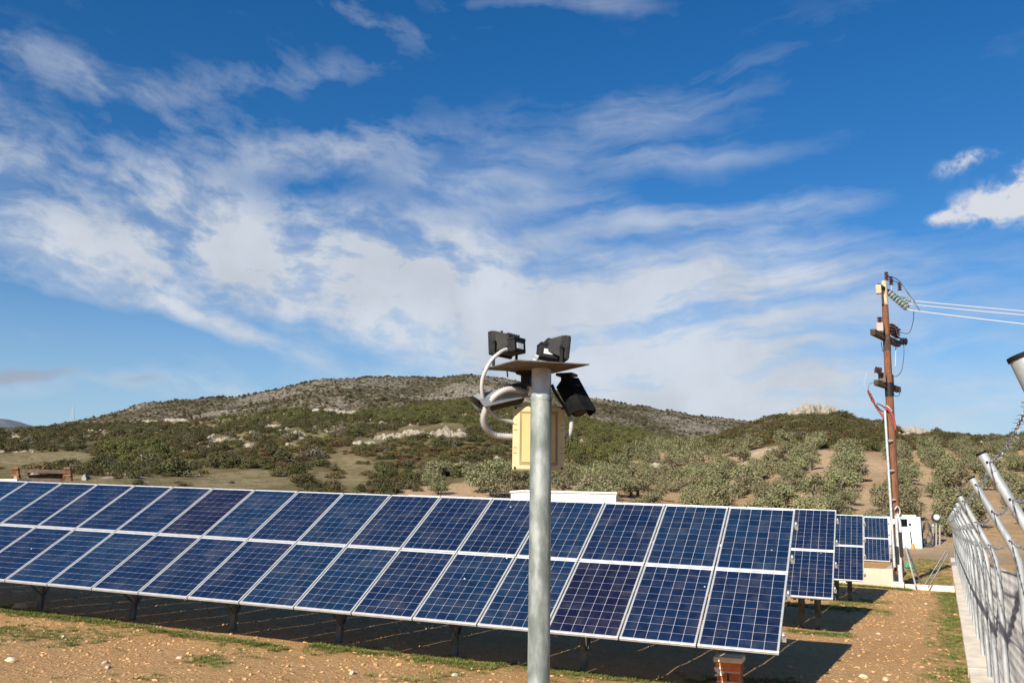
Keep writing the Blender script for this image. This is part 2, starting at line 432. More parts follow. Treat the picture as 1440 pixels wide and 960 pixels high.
def tz(x, y):
    x = np.asarray(x, float); y = np.asarray(y, float)
    a = np.arctan2(x, y); d = np.hypot(x, y) + 1e-9
    zg = ground_plane(x, y)
    d1 = np.interp(a, *D1); d2 = np.interp(a, *D2); e2 = np.interp(a, *NEAR); e3 = np.interp(a, *FAR); e4 = np.interp(a, *DIST)
    z1 = ground_plane(x / d * d1, y / d * d1)
    z2 = EYE + e2 * d2
    t = np.clip((d - d1) / (d2 - d1), 0, 1)
    s = t - .055 * (1 - np.clip(t / .12, 0, 1)) * np.clip(t / .03, 0, 1) * .3
    env = np.clip(t * 5, 0, 1) * np.clip((1 - t) * 5, .25, 1)
    z = np.where(d <= d1, zg, z1 + (z2 - z1) * s + env * (fbm(x / 38, y / 38, 3) * 5.5 + fbm(x / 9, y / 9, 9, 3) * 1.5))
    z = z + np.clip((d - d2 + 40) / 40, 0, 1) * np.where(d < 480, 1, 0) * fbm(x / 6, y / 6, 21, 2) * .8
    # behind the near crest: a dip, then the mountain
    tb = np.clip((d - d2) / 130, 0, 1); tb = tb * tb * (3 - 2 * tb)
    zd = z2 - 34 * tb
    d3 = 1000.0; z3 = EYE + e3 * d3
    tm = np.clip((d - 470) / (d3 - 470), 0, 1)
    zm = zd * (1 - tm) + z3 * (tm ** .85) + np.sin(tm * math.pi) * (fbm(x / 120, y / 120, 31, 5) * 42) + np.clip(tm * 4, 0, 1) * fbm(x / 16, y / 16, 41, 3) * 5
    zq = np.where(d < d2, z, zd)
    zq = np.where(d > 470, zm, zq)
    tf = np.clip((d - d3) / 700, 0, 1); zf = z3 - (z3 + 60) * (tf * tf * (3 - 2 * tf)) * .9
    zq = np.where(d > d3, zf + fbm(x / 16, y / 16, 41, 3) * 5, zq)
    d4 = 4200.0; z4 = EYE + e4 * d4
    t4 = np.clip((d - 1900) / (d4 - 1900), 0, 1)
    z4v = zf * (1 - t4) + z4 * t4 + fbm(x / 300, y / 300, 51, 4) * 60 * t4
    zq = np.where(d > 1900, z4v, zq)
    t5 = np.clip((d - d4) / 2500, 0, 1)
    zq = np.where(d > d4, (z4 + fbm(x / 300, y / 300, 51, 4) * 60) * (1 - t5) - 80 * t5, zq)
    # soft relief of the field itself
    return zq + np.where(d < 60, fbm(x / 1.3, y / 1.3, 61, 4) * .07 * np.clip(d / 4, 0, 1), 0)
def tz1(x, y): return float(tz(np.array([x]), np.array([y]))[0])
RS = np.concatenate([np.arange(6, 40, .1), np.arange(40, 420, .5), np.arange(420, 2500, 4)])
def hit(px, py):
    r = wray(px, py); P = r[None, :] * RS[:, None]
    z = tz(P[:, 0], P[:, 1]) - EYE
    i = np.argmax(P[:, 2] < z)
    return np.array([P[i, 0], P[i, 1], z[i] + EYE])
def inpoly(px, py, poly):
    c = np.zeros(np.shape(px), bool); n = len(poly)
    for i in range(n):
        x1, y1 = poly[i]; x2, y2 = poly[(i + 1) % n]
        c ^= ((y1 > py) != (y2 > py)) & (px < (x2 - x1) * (py - y1) / (y2 - y1 + 1e-9) + x1)
    return c
def ell(px, py, L):
    m_ = np.zeros(np.shape(px))
    for cx, cy, rx, ry, rot in L:
        c, s_ = math.cos(R(rot)), math.sin(R(rot)); dx = px - cx; dy = py - cy
        q = ((dx * c + dy * s_) / rx) ** 2 + ((-dx * s_ + dy * c) / ry) ** 2
        m_ = np.maximum(m_, np.clip(1.5 - q, 0, 1))
    return m_
GROVE = [(585, 700), (600, 668), (720, 672), (870, 652), (930, 622), (1000, 636), (1100, 622), (1200, 634), (1300, 632), (1440, 628), (1750, 630), (1750, 770), (1330, 760), (1100, 745), (880, 715)]
SOIL = [(480, 720), (500, 690), (600, 680), (720, 676), (870, 655), (930, 630), (1000, 640), (1100, 626), (1200, 636), (1300, 634), (1440, 630), (1900, 630), (1900, 900), (480, 900)]
BARE = [(-200, 634), (110, 634), (130, 640), (130, 652), (60, 655), (60, 668), (128, 668), (180, 675), (290, 656), (350, 662), (420, 676), (425, 700), (-200, 700)]
BARE2 = [(482, 655), (512, 655), (520, 700), (482, 700)]
# clearings of pale grass or soil on the slope, by where they are seen
CLEAR = [(310, 594, 45, 7, -12), (350, 674, 78, 12, -3), (80, 642, 50, 6, -2), (500, 655, 40, 14, 15), (460, 672, 70, 8, 5), (30, 645, 40, 7, 0),
         (450, 612, 60, 7, -18), (540, 620, 40, 6, -10), (280, 588, 50, 4, -10), (1300, 622, 70, 8, 6), (1400, 626, 60, 5, 6), (620, 660, 40, 5, -5),
         (390, 585, 40, 4, -8), (1060, 640, 30, 4, 0), (330, 615, 30, 5, -10), (120, 612, 40, 4, -5)]

# ---- polar sheet built in three rings that share their borders
HEAD = math.atan2(W[0, 2], W[1, 2])
ANG = np.concatenate([np.arange(HEAD - R(44), HEAD + R(44), R(.2)), np.arange(HEAD + R(44), HEAD + 2 * math.pi - R(44), R(4))])
def ring(name, ds, m_, kind='structure', label=None, smooth=True):
    ds = np.asarray(ds, float); A, Dd = np.meshgrid(ANG, ds)
    X = np.sin(A) * Dd; Y = np.cos(A) * Dd; Z = tz(X, Y)
    nA_, nD = len(ANG), len(ds)
    V = np.stack([X.ravel(), Y.ravel(), Z.ravel()], 1)
    i, j = np.meshgrid(np.arange(nD - 1), np.arange(nA_), indexing='ij')
    j2 = (j + 1) % nA_
    F = np.stack([i * nA_ + j, i * nA_ + j2, (i + 1) * nA_ + j2, (i + 1) * nA_ + j], -1).reshape(-1, 4)
    F = F[:, ::-1]
    me = bpy.data.meshes.new(name)
    me.vertices.add(len(V)); me.vertices.foreach_set('co', V.ravel())
    me.loops.add(F.size); me.loops.foreach_set('vertex_index', F.ravel())
    me.polygons.add(len(F)); me.polygons.foreach_set('loop_start', np.arange(len(F)) * 4)
    me.update(); me.validate()
    o = link_mesh(name, me, m_, None, smooth)
    if me.polygons[len(F) // 2].normal.z < 0: me.flip_normals()
    px, py, dz = pix(V); front = dz > 1
    gr = inpoly(px, py, SOIL) & front & (np.hypot(V[:, 0], V[:, 1]) > 55) & (np.hypot(V[:, 0], V[:, 1]) < 235)
    cl = ell(px, py, CLEAR) * front
    for nm, val in (('grove', gr.astype(float)), ('clear', cl)):
        at = me.attributes.new(nm, 'FLOAT', 'POINT'); at.data.foreach_set('value', np.asarray(val, dtype=np.float32))
    tag(o, label, None, None, kind)
    return o

def ground_mat():
    m_, t, b = base_mat('gravelly_soil')
    co = t.n('ShaderNodeNewGeometry').outputs['Position']
    big = t.ramp(t.noise(co, .45, 5, .6), .35, .65)
    mid = t.ramp(t.noise(co, 3.2, 6, .65), .35, .65)
    fin = t.ramp(t.noise(co, 20, 7, .78), .35, .65)
    c = t.mix(big, (.50, .25, .090), (.57, .325, .140))
    c = t.mix(t.m('MULTIPLY', mid, .55), c, (.41, .205, .068))
    c = t.mix(t.m('MULTIPLY', fin, .65), c, (.62, .41, .20))
    vo = t.n('ShaderNodeTexVoronoi'); t.l(co, vo.inputs['Vector']); vo.inputs['Scale'].default_value = 24; vo.inputs['Randomness'].default_value = 1
    peb = t.m('MULTIPLY', t.ramp(vo.outputs['Distance'], .12, .26, 1, 0), t.ramp(t.noise(co, 2.1, 4, .6), .45, .65))
    c = t.mix(t.m('MULTIPLY', peb, .35), c, (.60, .43, .24))
    st = t.m('MULTIPLY', t.ramp(t.noise(co, .7, 4, .55), .50, .66), t.ramp(t.noise(co, 7, 7, .75), .42, .6))
    c = t.mix(t.m('MULTIPLY', st, .45), c, (.38, .275, .105))
    ga = t.n('ShaderNodeAttribute'); ga.attribute_name = 'grass'
    gn = t.ramp(t.noise(co, 3.5, 6, .7), .38, .62)
    gm = t.m('MULTIPLY', ga.outputs['Fac'], t.m('MULTIPLY_ADD', gn, .85, .15), clamp=True)
    gc = t.mix(t.noise(co, 9, 4), (.11, .12, .03), (.25, .19, .07))
    c = t.mix(t.m('MULTIPLY', gm, .6), c, gc)
    t.l(c, b.inputs['Base Color']); b.inputs['Roughness'].default_value = .95; b.inputs['Specular IOR Level'].default_value = .2
    bp = t.n('ShaderNodeBump'); bp.inputs['Strength'].default_value = 1; bp.inputs['Distance'].default_value = .11
    t.l(t.m('ADD', t.noise(co, 11, 8, .7), t.m('MULTIPLY', peb, .25)), bp.inputs['Height']); t.l(bp.outputs[0], b.inputs['Normal'])
    return m_
def hill_mat():
    m_, t, b = base_mat('scrub_hillside_soil')
    co = t.n('ShaderNodeNewGeometry').outputs['Position']
    n1 = t.ramp(t.noise(co, .035, 5, .6), .4, .62)
    n2 = t.ramp(t.noise(co, .22, 6, .65), .4, .62)
    n3 = t.ramp(t.noise(co, .9, 6, .7), .3, .7)
    c = t.mix(n1, (.095, .076, .032), (.165, .130, .062))
    c = t.mix(t.m('MULTIPLY', n2, .6), c, (.062, .054, .021))
    c = t.mix(t.m('MULTIPLY', n3, .45), c, (.20, .165, .092))
    # grey stone showing through
    vo = t.n('ShaderNodeTexVoronoi'); t.l(co, vo.inputs['Vector']); vo.inputs['Scale'].default_value = .33
    rk = t.m('MULTIPLY', t.ramp(vo.outputs['Distance'], .2, .42, 1, 0), t.ramp(t.noise(co, .06, 4, .6), .56, .66))
    c = t.mix(t.m('MULTIPLY', rk, .8), c, (.30, .265, .205))
    cl = t.n('ShaderNodeAttribute'); cl.attribute_name = 'clear'
    cc = t.mix(t.ramp(t.noise(co, .5, 7, .75), .3, .7), (.12, .098, .046), (.255, .205, .115))
    c = t.mix(t.m('MULTIPLY', t.ramp(cl.outputs['Fac'], .1, .7), .95), c, cc)
    gr = t.n('ShaderNodeAttribute'); gr.attribute_name = 'grove'
    gc = t.mix(t.ramp(t.noise(co, .05, 4, .5), .4, .6), (.37, .235, .13), (.42, .295, .20))
    gc = t.mix(t.m('MULTIPLY', n3, .6), gc, (.30, .225, .105))
    gc = t.mix(t.m('MULTIPLY', t.ramp(t.noise(co, 2.2, 6, .75), .45, .7), .4), gc, (.24, .17, .09))
    c = t.mix(t.ramp(gr.outputs['Fac'], .2, .8), c, gc)
    t.l(c, b.inputs['Base Color']); b.inputs['Roughness'].default_value = 1; b.inputs['Specular IOR Level'].default_value = .1
    bp = t.n('ShaderNodeBump'); bp.inputs['Strength'].default_value = .8; bp.inputs['Distance'].default_value = .5
    t.l(t.noise(co, .8, 8, .7), bp.inputs['Height']); t.l(bp.outputs[0], b.inputs['Normal'])
    return m_
def mountain_mat():
    m_, t, b = base_mat('limestone_mountain')
    co = t.n('ShaderNodeNewGeometry').outputs['Position']
    sx = t.n('ShaderNodeSeparateXYZ'); t.l(co, sx.inputs[0])
    n1 = t.ramp(t.noise(co, .012, 6, .62), .38, .62)
    n2 = t.ramp(t.noise(co, .12, 6, .7), .42, .58)
    n3 = t.ramp(t.noise(co, .45, 5, .75), .42, .60)
    rock = t.mix(n3, (.130, .112, .088), (.295, .258, .205))
    scrub = t.mix(n2, (.055, .046, .025), (.095, .078, .044))
    cover = t.m('MULTIPLY_ADD', n1, .45, .28)
    nn = t.noise(co, .26, 7, .75)
    vo = t.n('ShaderNodeTexVoronoi'); t.l(co, vo.inputs['Vector']); vo.inputs['Scale'].default_value = .30
    k = t.ramp(t.m('ADD', t.m('ADD', nn, t.m('MULTIPLY', n1, .16)), t.m('MULTIPLY', vo.outputs['Distance'], .22)), .62, .74)
    c = t.mix(k, rock, scrub)
    t.l(c, b.inputs['Base Color']); b.inputs['Roughness'].default_value = 1; b.inputs['Specular IOR Level'].default_value = .1
    bp = t.n('ShaderNodeBump'); bp.inputs['Strength'].default_value = 1; bp.inputs['Distance'].default_value = 2.5
    t.l(t.noise(co, .14, 8, .72), bp.inputs['Height']); t.l(bp.outputs[0], b.inputs['Normal'])
    return m_
M['ground'] = ground_mat(); M['hill'] = hill_mat(); M['mountain'] = mountain_mat()
M['farblue'] = mat('hazy_wooded_ridge', (.10, .12, .15), (.16, .17, .18), .01, 1, 0, .1)  # bluish distance haze mixed into the woodland colour
ground = ring('ground', np.concatenate([[.02, .5, 1.2], np.geomspace(2, 9, 16), np.arange(9.12, 24, .14), np.arange(24, 58, .6), [58.5]]), M['ground'])
hill = ring('hillside', np.concatenate([np.arange(58.5, 376, 1.6), [380, 395, 420, 452]]), M['hill'])
mountain = ring('mountain', np.concatenate([[452, 470], np.arange(480, 1020, 9), [1060, 1150, 1300, 1500, 1700, 1880]]), M['mountain'])
ridge = ring('distant_ridge', np.concatenate([[1880, 1950], np.arange(2100, 4300, 140), [4700, 5600, 6700]]), M['farblue'])

# ------------------------------------------------------------------ solar arrays
U = np.array([0.99779466, 0.06155154, -0.02484406]); Vv = np.array([-0.03906222, 0.84712988, 0.52994822]); NN = np.cross(U, Vv)
PW, PH, PITU, PITV = .992, 1.644, 1.012, 1.662
def frame_mesh():
    b = MB(); w = .026; d = .040
    ex, ey, ez = np.eye(3)
    for (cx, cy, sx, sy) in ((PW / 2, w / 2, PW, w), (PW / 2, PH - w / 2, PW, w), (w / 2, PH / 2, w, PH - 2 * w), (PW - w / 2, PH / 2, w, PH - 2 * w)):
        b.obox((cx, cy, -d / 2 + .004), (ex, ey, ez), (sx / 2, sy / 2, d / 2), 0, .003)
    me = bpy.data.meshes.new('solar_panel'); me.from_pydata(b.v, [], b.f); me.materials.append(M['alu']); me.update(); return me
def sheet_mesh():
    me = bpy.data.meshes.new('backsheet'); w = .024
    b = MB().obox((PW / 2, PH / 2, -.006), np.eye(3), (PW / 2 - w, PH / 2 - w, .004))
    me.from_pydata(b.v, [], b.f); me.materials.append(M['sheet']); me.update(); return me
CW, CH = .1545, .1545
MX = (PW - 6 * .157) / 2; MY = (PH - 10 * .1572) / 2
def cell_quad(b, i, j):
    x0 = MX + i * .157 + .0026; y0 = MY + j * .1572 + .0028; x1 = x0 + .1518; y1 = y0 + .1517; z = .0006; c = .004
    vs = [(x0 + c, y0, z), (x1 - c, y0, z), (x1, y0 + c, z), (x1, y1 - c, z), (x1 - c, y1, z), (x0 + c, y1, z), (x0, y1 - c, z), (x0, y0 + c, z)]
    vl = [(q[0], q[1], -.0018) for q in vs]
    b.add(vs + vl, [tuple(range(8))] + [(k, 8 + k, 8 + (k + 1) % 8, (k + 1) % 8) for k in range(8)])
GRIDS = {}
def grid_mesh(kind, var):
    if (kind, var) in GRIDS: return GRIDS[(kind, var)]
    b = MB(); r_ = random.Random(kind * 10 + var); tint = []
    for i in range(6):
        for j in range(10):
            k0 = len(b.f); cell_quad(b, i, j); tint += [r_.random()] * (len(b.f) - k0)
    me = bpy.data.meshes.new('cell_grid'); me.from_pydata(b.v, [], b.f); me.materials.append(M['cell'][kind])
    at = me.attributes.new('tint', 'FLOAT', 'FACE'); at.data.foreach_set('value', tint); me.update()
    GRIDS[(kind, var)] = me; return me
CELLS = {}
def cell_mesh(kind, var):
    if (kind, var) not in CELLS:
        b = MB(); cell_quad(b, 0, 0)
        me = bpy.data.meshes.new('cell'); me.from_pydata(b.v, [], b.f); me.materials.append(M['cell'][kind])
        at = me.attributes.new('tint', 'FLOAT', 'FACE'); at.data.foreach_set('value', [var / 5.0] * len(b.f)); me.update(); CELLS[(kind, var)] = me
    return CELLS[(kind, var)]
FRAME_ME = frame_mesh(); SHEET_ME = sheet_mesh()
def child(name, me, parent, mtx=None):
    o = bpy.data.objects.new(name, me); COL.objects.link(o); o.parent = parent
    if mtx is not None: o.matrix_local = mtx
    return o
def array(o0, cols, kinds, label, single=(), post_us=(), skipbase=()):
    o0 = np.array(o0, float)                       # bottom right corner of the glass plane
    gz = tz1(o0[0], o0[1])
    root = empty('solar_array', (o0[0], o0[1], gz), label, 'solar array', 'rows of solar panels in the field')
    rx = Matrix(((U[0], Vv[0], NN[0], 0), (U[1], Vv[1], NN[1], 0), (U[2], Vv[2], NN[2], 0), (0, 0, 0, 1)))
    rr = random.Random(len(label))
    for c in range(cols):
        for r_ in range(2):
            kind = kinds.get((c, r_), 0); var = rr.randrange(4)
            p = o0 + U * (-(c + 1) * PITU + .01) + Vv * (r_ * PITV + .002) + NN * rr.uniform(-.002, .002) - ORG[root]
            m_ = Matrix.Translation(Vector(p)) @ rx
            pn = child('solar_panel', FRAME_ME, root, m_)
            if kind == 2: pn['label'] = 'darker violet navy solar panel'
            child('backsheet', SHEET_ME, pn)
            if (c, r_) in single:
                for i in range(6):
                    for j in range(10):
                        child('cell', cell_mesh(kind, rr.randrange(6)), pn, Matrix.Translation((i * .157, j * .1572, 0)))
            else:
                g_ = child('cell_grid', grid_mesh(kind, var), pn); g_['kind'] = 'stuff'
    Lr = cols * PITU
    def Q(u, v_, n_): return o0 + U * u + Vv * v_ + NN * n_
    for v_ in (.36, 1.22, 2.05, 2.92):
        MB().beam(Q(.05, v_, -.075), Q(-Lr - .05, v_, -.075), .045, .062, NN).build('purlin', M['galv'], root)
        for u in (.008, -Lr - .0):
            b = MB().obox(Q(u + .012, v_, -.012), (U, Vv, NN), (.016, .028, .022), 0, .003); b.cyl(Q(u + .014, v_, .008), Q(u + .014, v_, .020), .008, n=6)
            b.build('clamp', M['galv'], root)
    for u in post_us:
        top = Q(u, 1.60, -.13)
        fx, fy = top[0], top[1]; gz_ = tz1(fx, fy)
        zb = gz_ - .1 if u not in skipbase else gz_ + .50
        b = MB(); x_ = np.array([U[0], U[1], 0]); x_ /= np.linalg.norm(x_); y_ = np.array([-x_[1], x_[0], 0]); z_ = np.array([0, 0, 1.0])
        hc = (top[2] + zb) / 2; hh = (top[2] - zb) / 2
        b.obox((fx, fy - .035, hc), (x_, y_, z_), (.05, .003, hh)); b.obox(np.array((fx, fy, hc)) - x_ * .047, (x_, y_, z_), (.003, .032, hh)); b.obox(np.array((fx, fy, hc)) + x_ * .047, (x_, y_, z_), (.003, .032, hh))
        b.build('post', M['rack'], root)
        MB().beam(Q(u, .12, -.142), Q(u, 3.2, -.142), .06, .07, NN).build('rafter', M['rack'], root)
        s0 = np.array((fx, fy, gz_ + .25 if u not in skipbase else gz_ + .6)) + x_ * .056
        MB().beam(s0, Q(u + .056, .62, -.18), .03, .03, (1, 0, 0)).build('brace', M['rack'], root)
        MB().beam(s0 + (0, .02, .05), Q(u + .056, 2.6, -.18), .03, .03, (1, 0, 0)).build('brace', M['rack'], root)
    return root
P1 = [-.80, -2.95, -5.05, -7.15, -9.3, -11.55, -13.85, -16.2, -18.4]
rk = random.Random(5)
K1 = {(c, r_): (1 if rk.random() < .35 else 0) for c in range(19) for r_ in range(2)}
K1.update({(2, 0): 2, (10, 1): 2, (0, 0): 1, (2, 1): 1, (5, 0): 1, (5, 1): 1, (4, 1): 1, (13, 1): 1, (10, 0): 1, (1, 0): 1, (0, 1): 0, (3, 0): 0, (3, 1): 0, (6, 0): 0})
array((-1.925, 11.80, .735), 19, K1, 'long front row of blue solar panels nearest the grey lamp pole, two panels high',
      single={(0, 0), (0, 1), (1, 0), (1, 1), (2, 0)}, post_us=P1, skipbase={-.80})
K2 = {(c, r_): 1 for c in range(20) for r_ in range(2)}; K2[(0, 1)] = 1; K2[(0, 0)] = 1
array((-2.09, 19.41, .80), 11, K2, 'second row of dark navy panels whose end shows right behind the front row', post_us=[-.42, -.75, -2.9, -5.1, -7.3, -9.5])
K3 = {(c, r_): 0 for c in range(20) for r_ in range(2)}; K3[(0, 0)] = 1
array((-2.06, 26.75, .72), 8, K3, 'third row of solar panels, end column seen in front of the pale retaining wall', post_us=[-.45, -.8, -2.9, -5.1, -7.0])
array((-2.10, 40.74, .69), 6, {}, 'farthest row of panels on the raised bed left of the wooden utility pole', post_us=[-.45, -2.6, -4.8])

# hollow brick pier under the last post of the front row
x_ = np.array([U[0], U[1], 0]); x_ /= np.linalg.norm(x_); y_ = np.array([-x_[1], x_[0], 0]); z_ = np.array([0, 0, 1.0])
pc = np.array([-1.925, 11.80, .735]) + U * -.80 + Vv * 1.38
pgz = tz1(pc[0], pc[1]); pc[2] = pgz
pier = empty('brick_pier', pc, 'small orange hollow brick pier under the right end of the front panel row', 'brick pier')
def brick(c, ax, L, w, h, holes_end=True):
    X, Y, Z = ax; b = MB()
    b.obox(c, ax, (L / 2 - .02, w / 2 - .001, h / 2 - .001))
    for sg in (-1, 1):
        e = c + X * sg * (L / 2 - .01); nx, nz = 3, 3; t = .009
        for i in range(nx + 1): b.obox(e + Y * ((i / nx - .5) * (w - t)), ax, (.01, t / 2, h / 2))
        for k in range(nz + 1): b.obox(e + Z * ((k / nz - .5) * (h - t)), ax, (.0095, w / 2 - .0005, t / 2))
    return b
for k in range(4):
    zc = pgz - .16 + .065 + k * .128
    if k % 2: spec = [((.0, -.09), (x_, y_), .33, .13), ((.0, .075), (x_, y_), .33, .13)]
    else: spec = [((-.085, 0.), (y_, -x_), .31, .13), ((.085, 0.), (y_, -x_), .31, .13)]
    if k == 1: spec = [((-.06, -.09), (x_, y_), .20, .13), ((.115, -.03), (y_, -x_), .25, .11), ((-.06, .075), (x_, y_), .20, .13)]
    for (dx, dy), (a1, a2), L, w in spec:
        brick(pc * (1, 1, 0) + x_ * dx + y_ * dy + z_ * zc, (a1, a2, z_), L, w, .112).build('brick', M['clay'], pier)
    bm_ = MB()
    bm_.obox(pc * (1, 1, 0) + z_ * (zc + .064), (x_, y_, z_), (.155, .145, .0075))
    bm_.obox(pc * (1, 1, 0) + z_ * (zc + .0), (x_, y_, z_), (.02, .02, .056)); bm_.build('mortar', M['mortar'], pier)
sb = MB(); r_ = random.Random(3)
for _ in range(14):
    c = pc * (1, 1, 0) + x_ * (-.12 + r_.uniform(-.04, .05)) + y_ * (-.162) + z_ * (pgz + .23 + r_.uniform(-.05, .05))
    sb.obox(c, (x_, y_, z_), (r_.uniform(.01, .03), r_.uniform(.004, .01), r_.uniform(.01, .02)), 0, .004)
sb.build('mortar_smear', M['mortar'], pier)
MB().obox(pc * (1, 1, 0) + z_ * (pgz + .385), (x_, y_, z_), (.19, .18, .035), 0, .006).build('cap_slab', M['concrete'], pier)

# ------------------------------------------------------------------ perimeter fence on the right
FZ = lambda y: float(np.interp(y, [3, 6.1, 8.4, 10.8, 13.1, 15.4, 18, 30, 70], [2.14, 2.15, 2.10, 2.01, 1.985, 1.955, 1.93, 1.88, 1.85]))
FX = lambda y: float(np.interp(y, [3, 8.4, 10.8, 20, 70], [.53, .525, .46, .43, .43]))
fy_ = [3.2, 6.1, 8.4, 10.75, 13.1, 15.4] + [15.4 + 2.35 * k for k in range(1, 21)]
FEND = fy_[-1]
fence = empty('chain_link_fence', (.45, fy_[0], 0), 'tall galvanised chain-link fence with bent post tops and barbed wire along the right edge', 'fence')
arm_pts = []
for i, y in enumerate(fy_):
    x = FX(y); zb = FZ(y); rad = .045 if i == 0 else .030
    gz = 0.02
    off = -.30; rise = .60
    if i == 0: off, rise = -.27, .72
    bend = [np.array((x, y, gz)), np.array((x, y, zb - .16)), np.array((x - .012, y, zb - .05)), np.array((x - .045, y, zb + .06)), np.array((x + off, y, zb + rise))]
    if i == 0: bend = [np.array((x, y, gz)), np.array((x, y, zb - .1)), np.array((x - .03, y, zb + .02)), np.array((x + off, y, zb + rise))]
    pst = MB().tube(bend, rad, 14).build('post', M['postgalv'], fence, True)
    d = bend[-1] - bend[-2]; L = np.linalg.norm(d); d /= L
    cp = MB().tube([bend[-1] - d * .006, bend[-1] + d * .008], rad * 1.10, 14).build('cap', M['capblack'], pst, True)
    arm_pts.append((bend[-2], bend[-1], rad))
    hb = MB()
    side = np.array([0, -1, 0])
    for f in ((.1, .5, .92) if i < 8 else ()):
        p = bend[-1] + (bend[-2] - bend[-1]) * f
        hb.cyl(p + side * (rad - .004), p + side * (rad + .007), .0075, n=8)
    if hb.v: hb.build('bolt', M['capblack'], pst)
def barbed(f, near):
    b = MB(); r_ = random.Random(int(f * 100))
    P = []
    for (p0, p1, rad) in arm_pts: P.append(p1 + (p0 - p1) * f + np.array((0.012, -rad, 0)))
    P = [P[0] + (P[0] - P[1]) * .7 + np.array((.05, 0, .02))] + P
    for k in range(len(P) - 1):
        a, c = P[k], P[k + 1]; L = np.linalg.norm(c - a); n_ = max(4, int(L / (.045 if a[1] < 9 else .3)))
        if k > 12: n_ = 2
        s1 = []; s2 = []
        for i in range(n_ + 1):
            t = i / n_; p = a + (c - a) * t + np.array((0, 0, -.05 * 4 * t * (1 - t)))
            th = i * 1.3; o = np.array((math.cos(th), 0, math.sin(th))) * .0035
            s1.append(p + o); s2.append(p - o)
        b.tube(s1, .0022, 4); b.tube(s2, .0022, 4)
        if a[1] < 22:
            q = .09
            while q < L:
                t = q / L; p = a + (c - a) * t + np.array((0, 0, -.05 * 4 * t * (1 - t)))
                for _ in range(4):
                    dv = np.array([r_.gauss(0, 1), r_.gauss(0, .45), r_.gauss(0, 1)]); dv /= np.linalg.norm(dv)
                    b.tube([p - dv * .004, p + dv * .024], [.0024, .0009], 3)
                b.tube([p - (c - a) / L * .012, p + (c - a) / L * .012], .0062, 5)
                q += .105
    return b.build('barbed_wire', M['barb'], fence)
for f in (.1, .5, .92): barbed(f, True)
# woven wire: zigzag pickets
def chain(y0, y1, a, rad, name='chain_link_mesh'):
    V_ = []; F_ = []; n0 = 0; h0 = .14
    ys = np.arange(y0, y1, a)
    k = 0
    for y in ys:
        top = FZ(y) - .12; nz = int((top - h0) / (a / 1.0))
        zz = h0 + np.arange(nz + 1) * a
        yy = y + (np.arange(nz + 1) % 2) * a * (1 if k % 1 == 0 else -1)
        xx = FX(y) + .036 + (np.arange(nz + 1) % 2 - .5) * rad * 1.6
        P = np.stack([xx, yy, zz], 1); m0 = len(P)
        o = np.array([[rad, 0, 0], [-rad * .5, rad * .87, 0], [-rad * .5, -rad * .87, 0]])
        V_.append((P[:, None, :] + o[None]).reshape(-1, 3))
        i = np.arange(m0 - 1)
        for j in range(3):
            j2 = (j + 1) % 3
            F_.append(np.stack([n0 + i * 3 + j, n0 + i * 3 + j2, n0 + (i + 1) * 3 + j2, n0 + (i + 1) * 3 + j], 1))
        n0 += m0 * 3; k += 1
    V_ = np.concatenate(V_) - ORG[fence]; F_ = np.concatenate(F_)
    me = bpy.data.meshes.new(name); me.vertices.add(len(V_)); me.vertices.foreach_set('co', V_.ravel())
    me.loops.add(F_.size); me.loops.foreach_set('vertex_index', F_.ravel()); me.polygons.add(len(F_)); me.polygons.foreach_set('loop_start', np.arange(len(F_)) * 4)
    me.update(); o = link_mesh(name, me, M['mesh'], fence); o['kind'] = 'stuff'; return o
chain(2.2, 24, .05, .0034)
chain(24, FEND, .11, .0032)
for zf in (.25, .62, .98):              # tension wires
    b = MB(); b.tube([np.array((FX(y) + .034, y, .14 + (FZ(y) - .26) * zf)) for y in [2.2] + fy_], .0028, 4); b.build('tension_wire', M['mesh'], fence)
# concrete footing in cast lengths
cy = 2.0
while cy < FEND + .4:
    y2 = min(cy + 4.7, FEND + .5)
    dx = random.uniform(-.006, .006)
    b = MB().obox((.425 + dx, (cy + y2) / 2, .03), np.eye(3), (.245, (y2 - cy) / 2 - .006, .11), 0, .012)
    b.build('concrete_footing', M['concrete'], fence); cy = y2
# short bit of raised footing, the dividing kerb and stays near the utility pole
kerb = empty('concrete_kerb', (-.8, 35.2, .03), 'low pale concrete kerb crossing the yard from the utility pole to the fence', 'kerb')
MB().obox((-.62, 35.2, .05), np.eye(3), (.78, .13, .12), 0, .015).build('kerb_beam', M['concrete'], kerb)
MB().obox((-1.62, 34.9, .10), np.eye(3), (.22, .20, .15), 0, .02).build('footing_block', M['concrete'], kerb)
r_ = random.Random(1)
def stay(name, pa, pb, rad, m_, label):
    o = MB().tube([pa, pb], rad, 8).build(name, m_, None, True); tag(o, label, 'steel stay', 'steel stays of the dividing fence'); return o
D35 = pix((-.8, 35.2, .2))[2][0]
stay('steel_stay', C(1273, 768, D35), C(1288, 824, D35 - .2), .03, M['galv'], 'leaning grey steel stay just right of the utility pole foot, the left one')
stay('steel_stay', C(1275, 770, D35 + .3), C(1296, 822, D35 + .1), .03, M['rack'], 'darker leaning steel stay close behind the left grey stay')
stay('steel_stay', C(1330, 774, D35), C(1299, 824, D35 - .1), .024, M['rack'], 'pale steel stay rising right towards the fence, upper of the pair')
stay('steel_stay', C(1335, 775, D35 - .3), C(1305, 826, D35 - .4), .024, M['rack'], 'pale steel stay rising right towards the fence, lower of the pair')

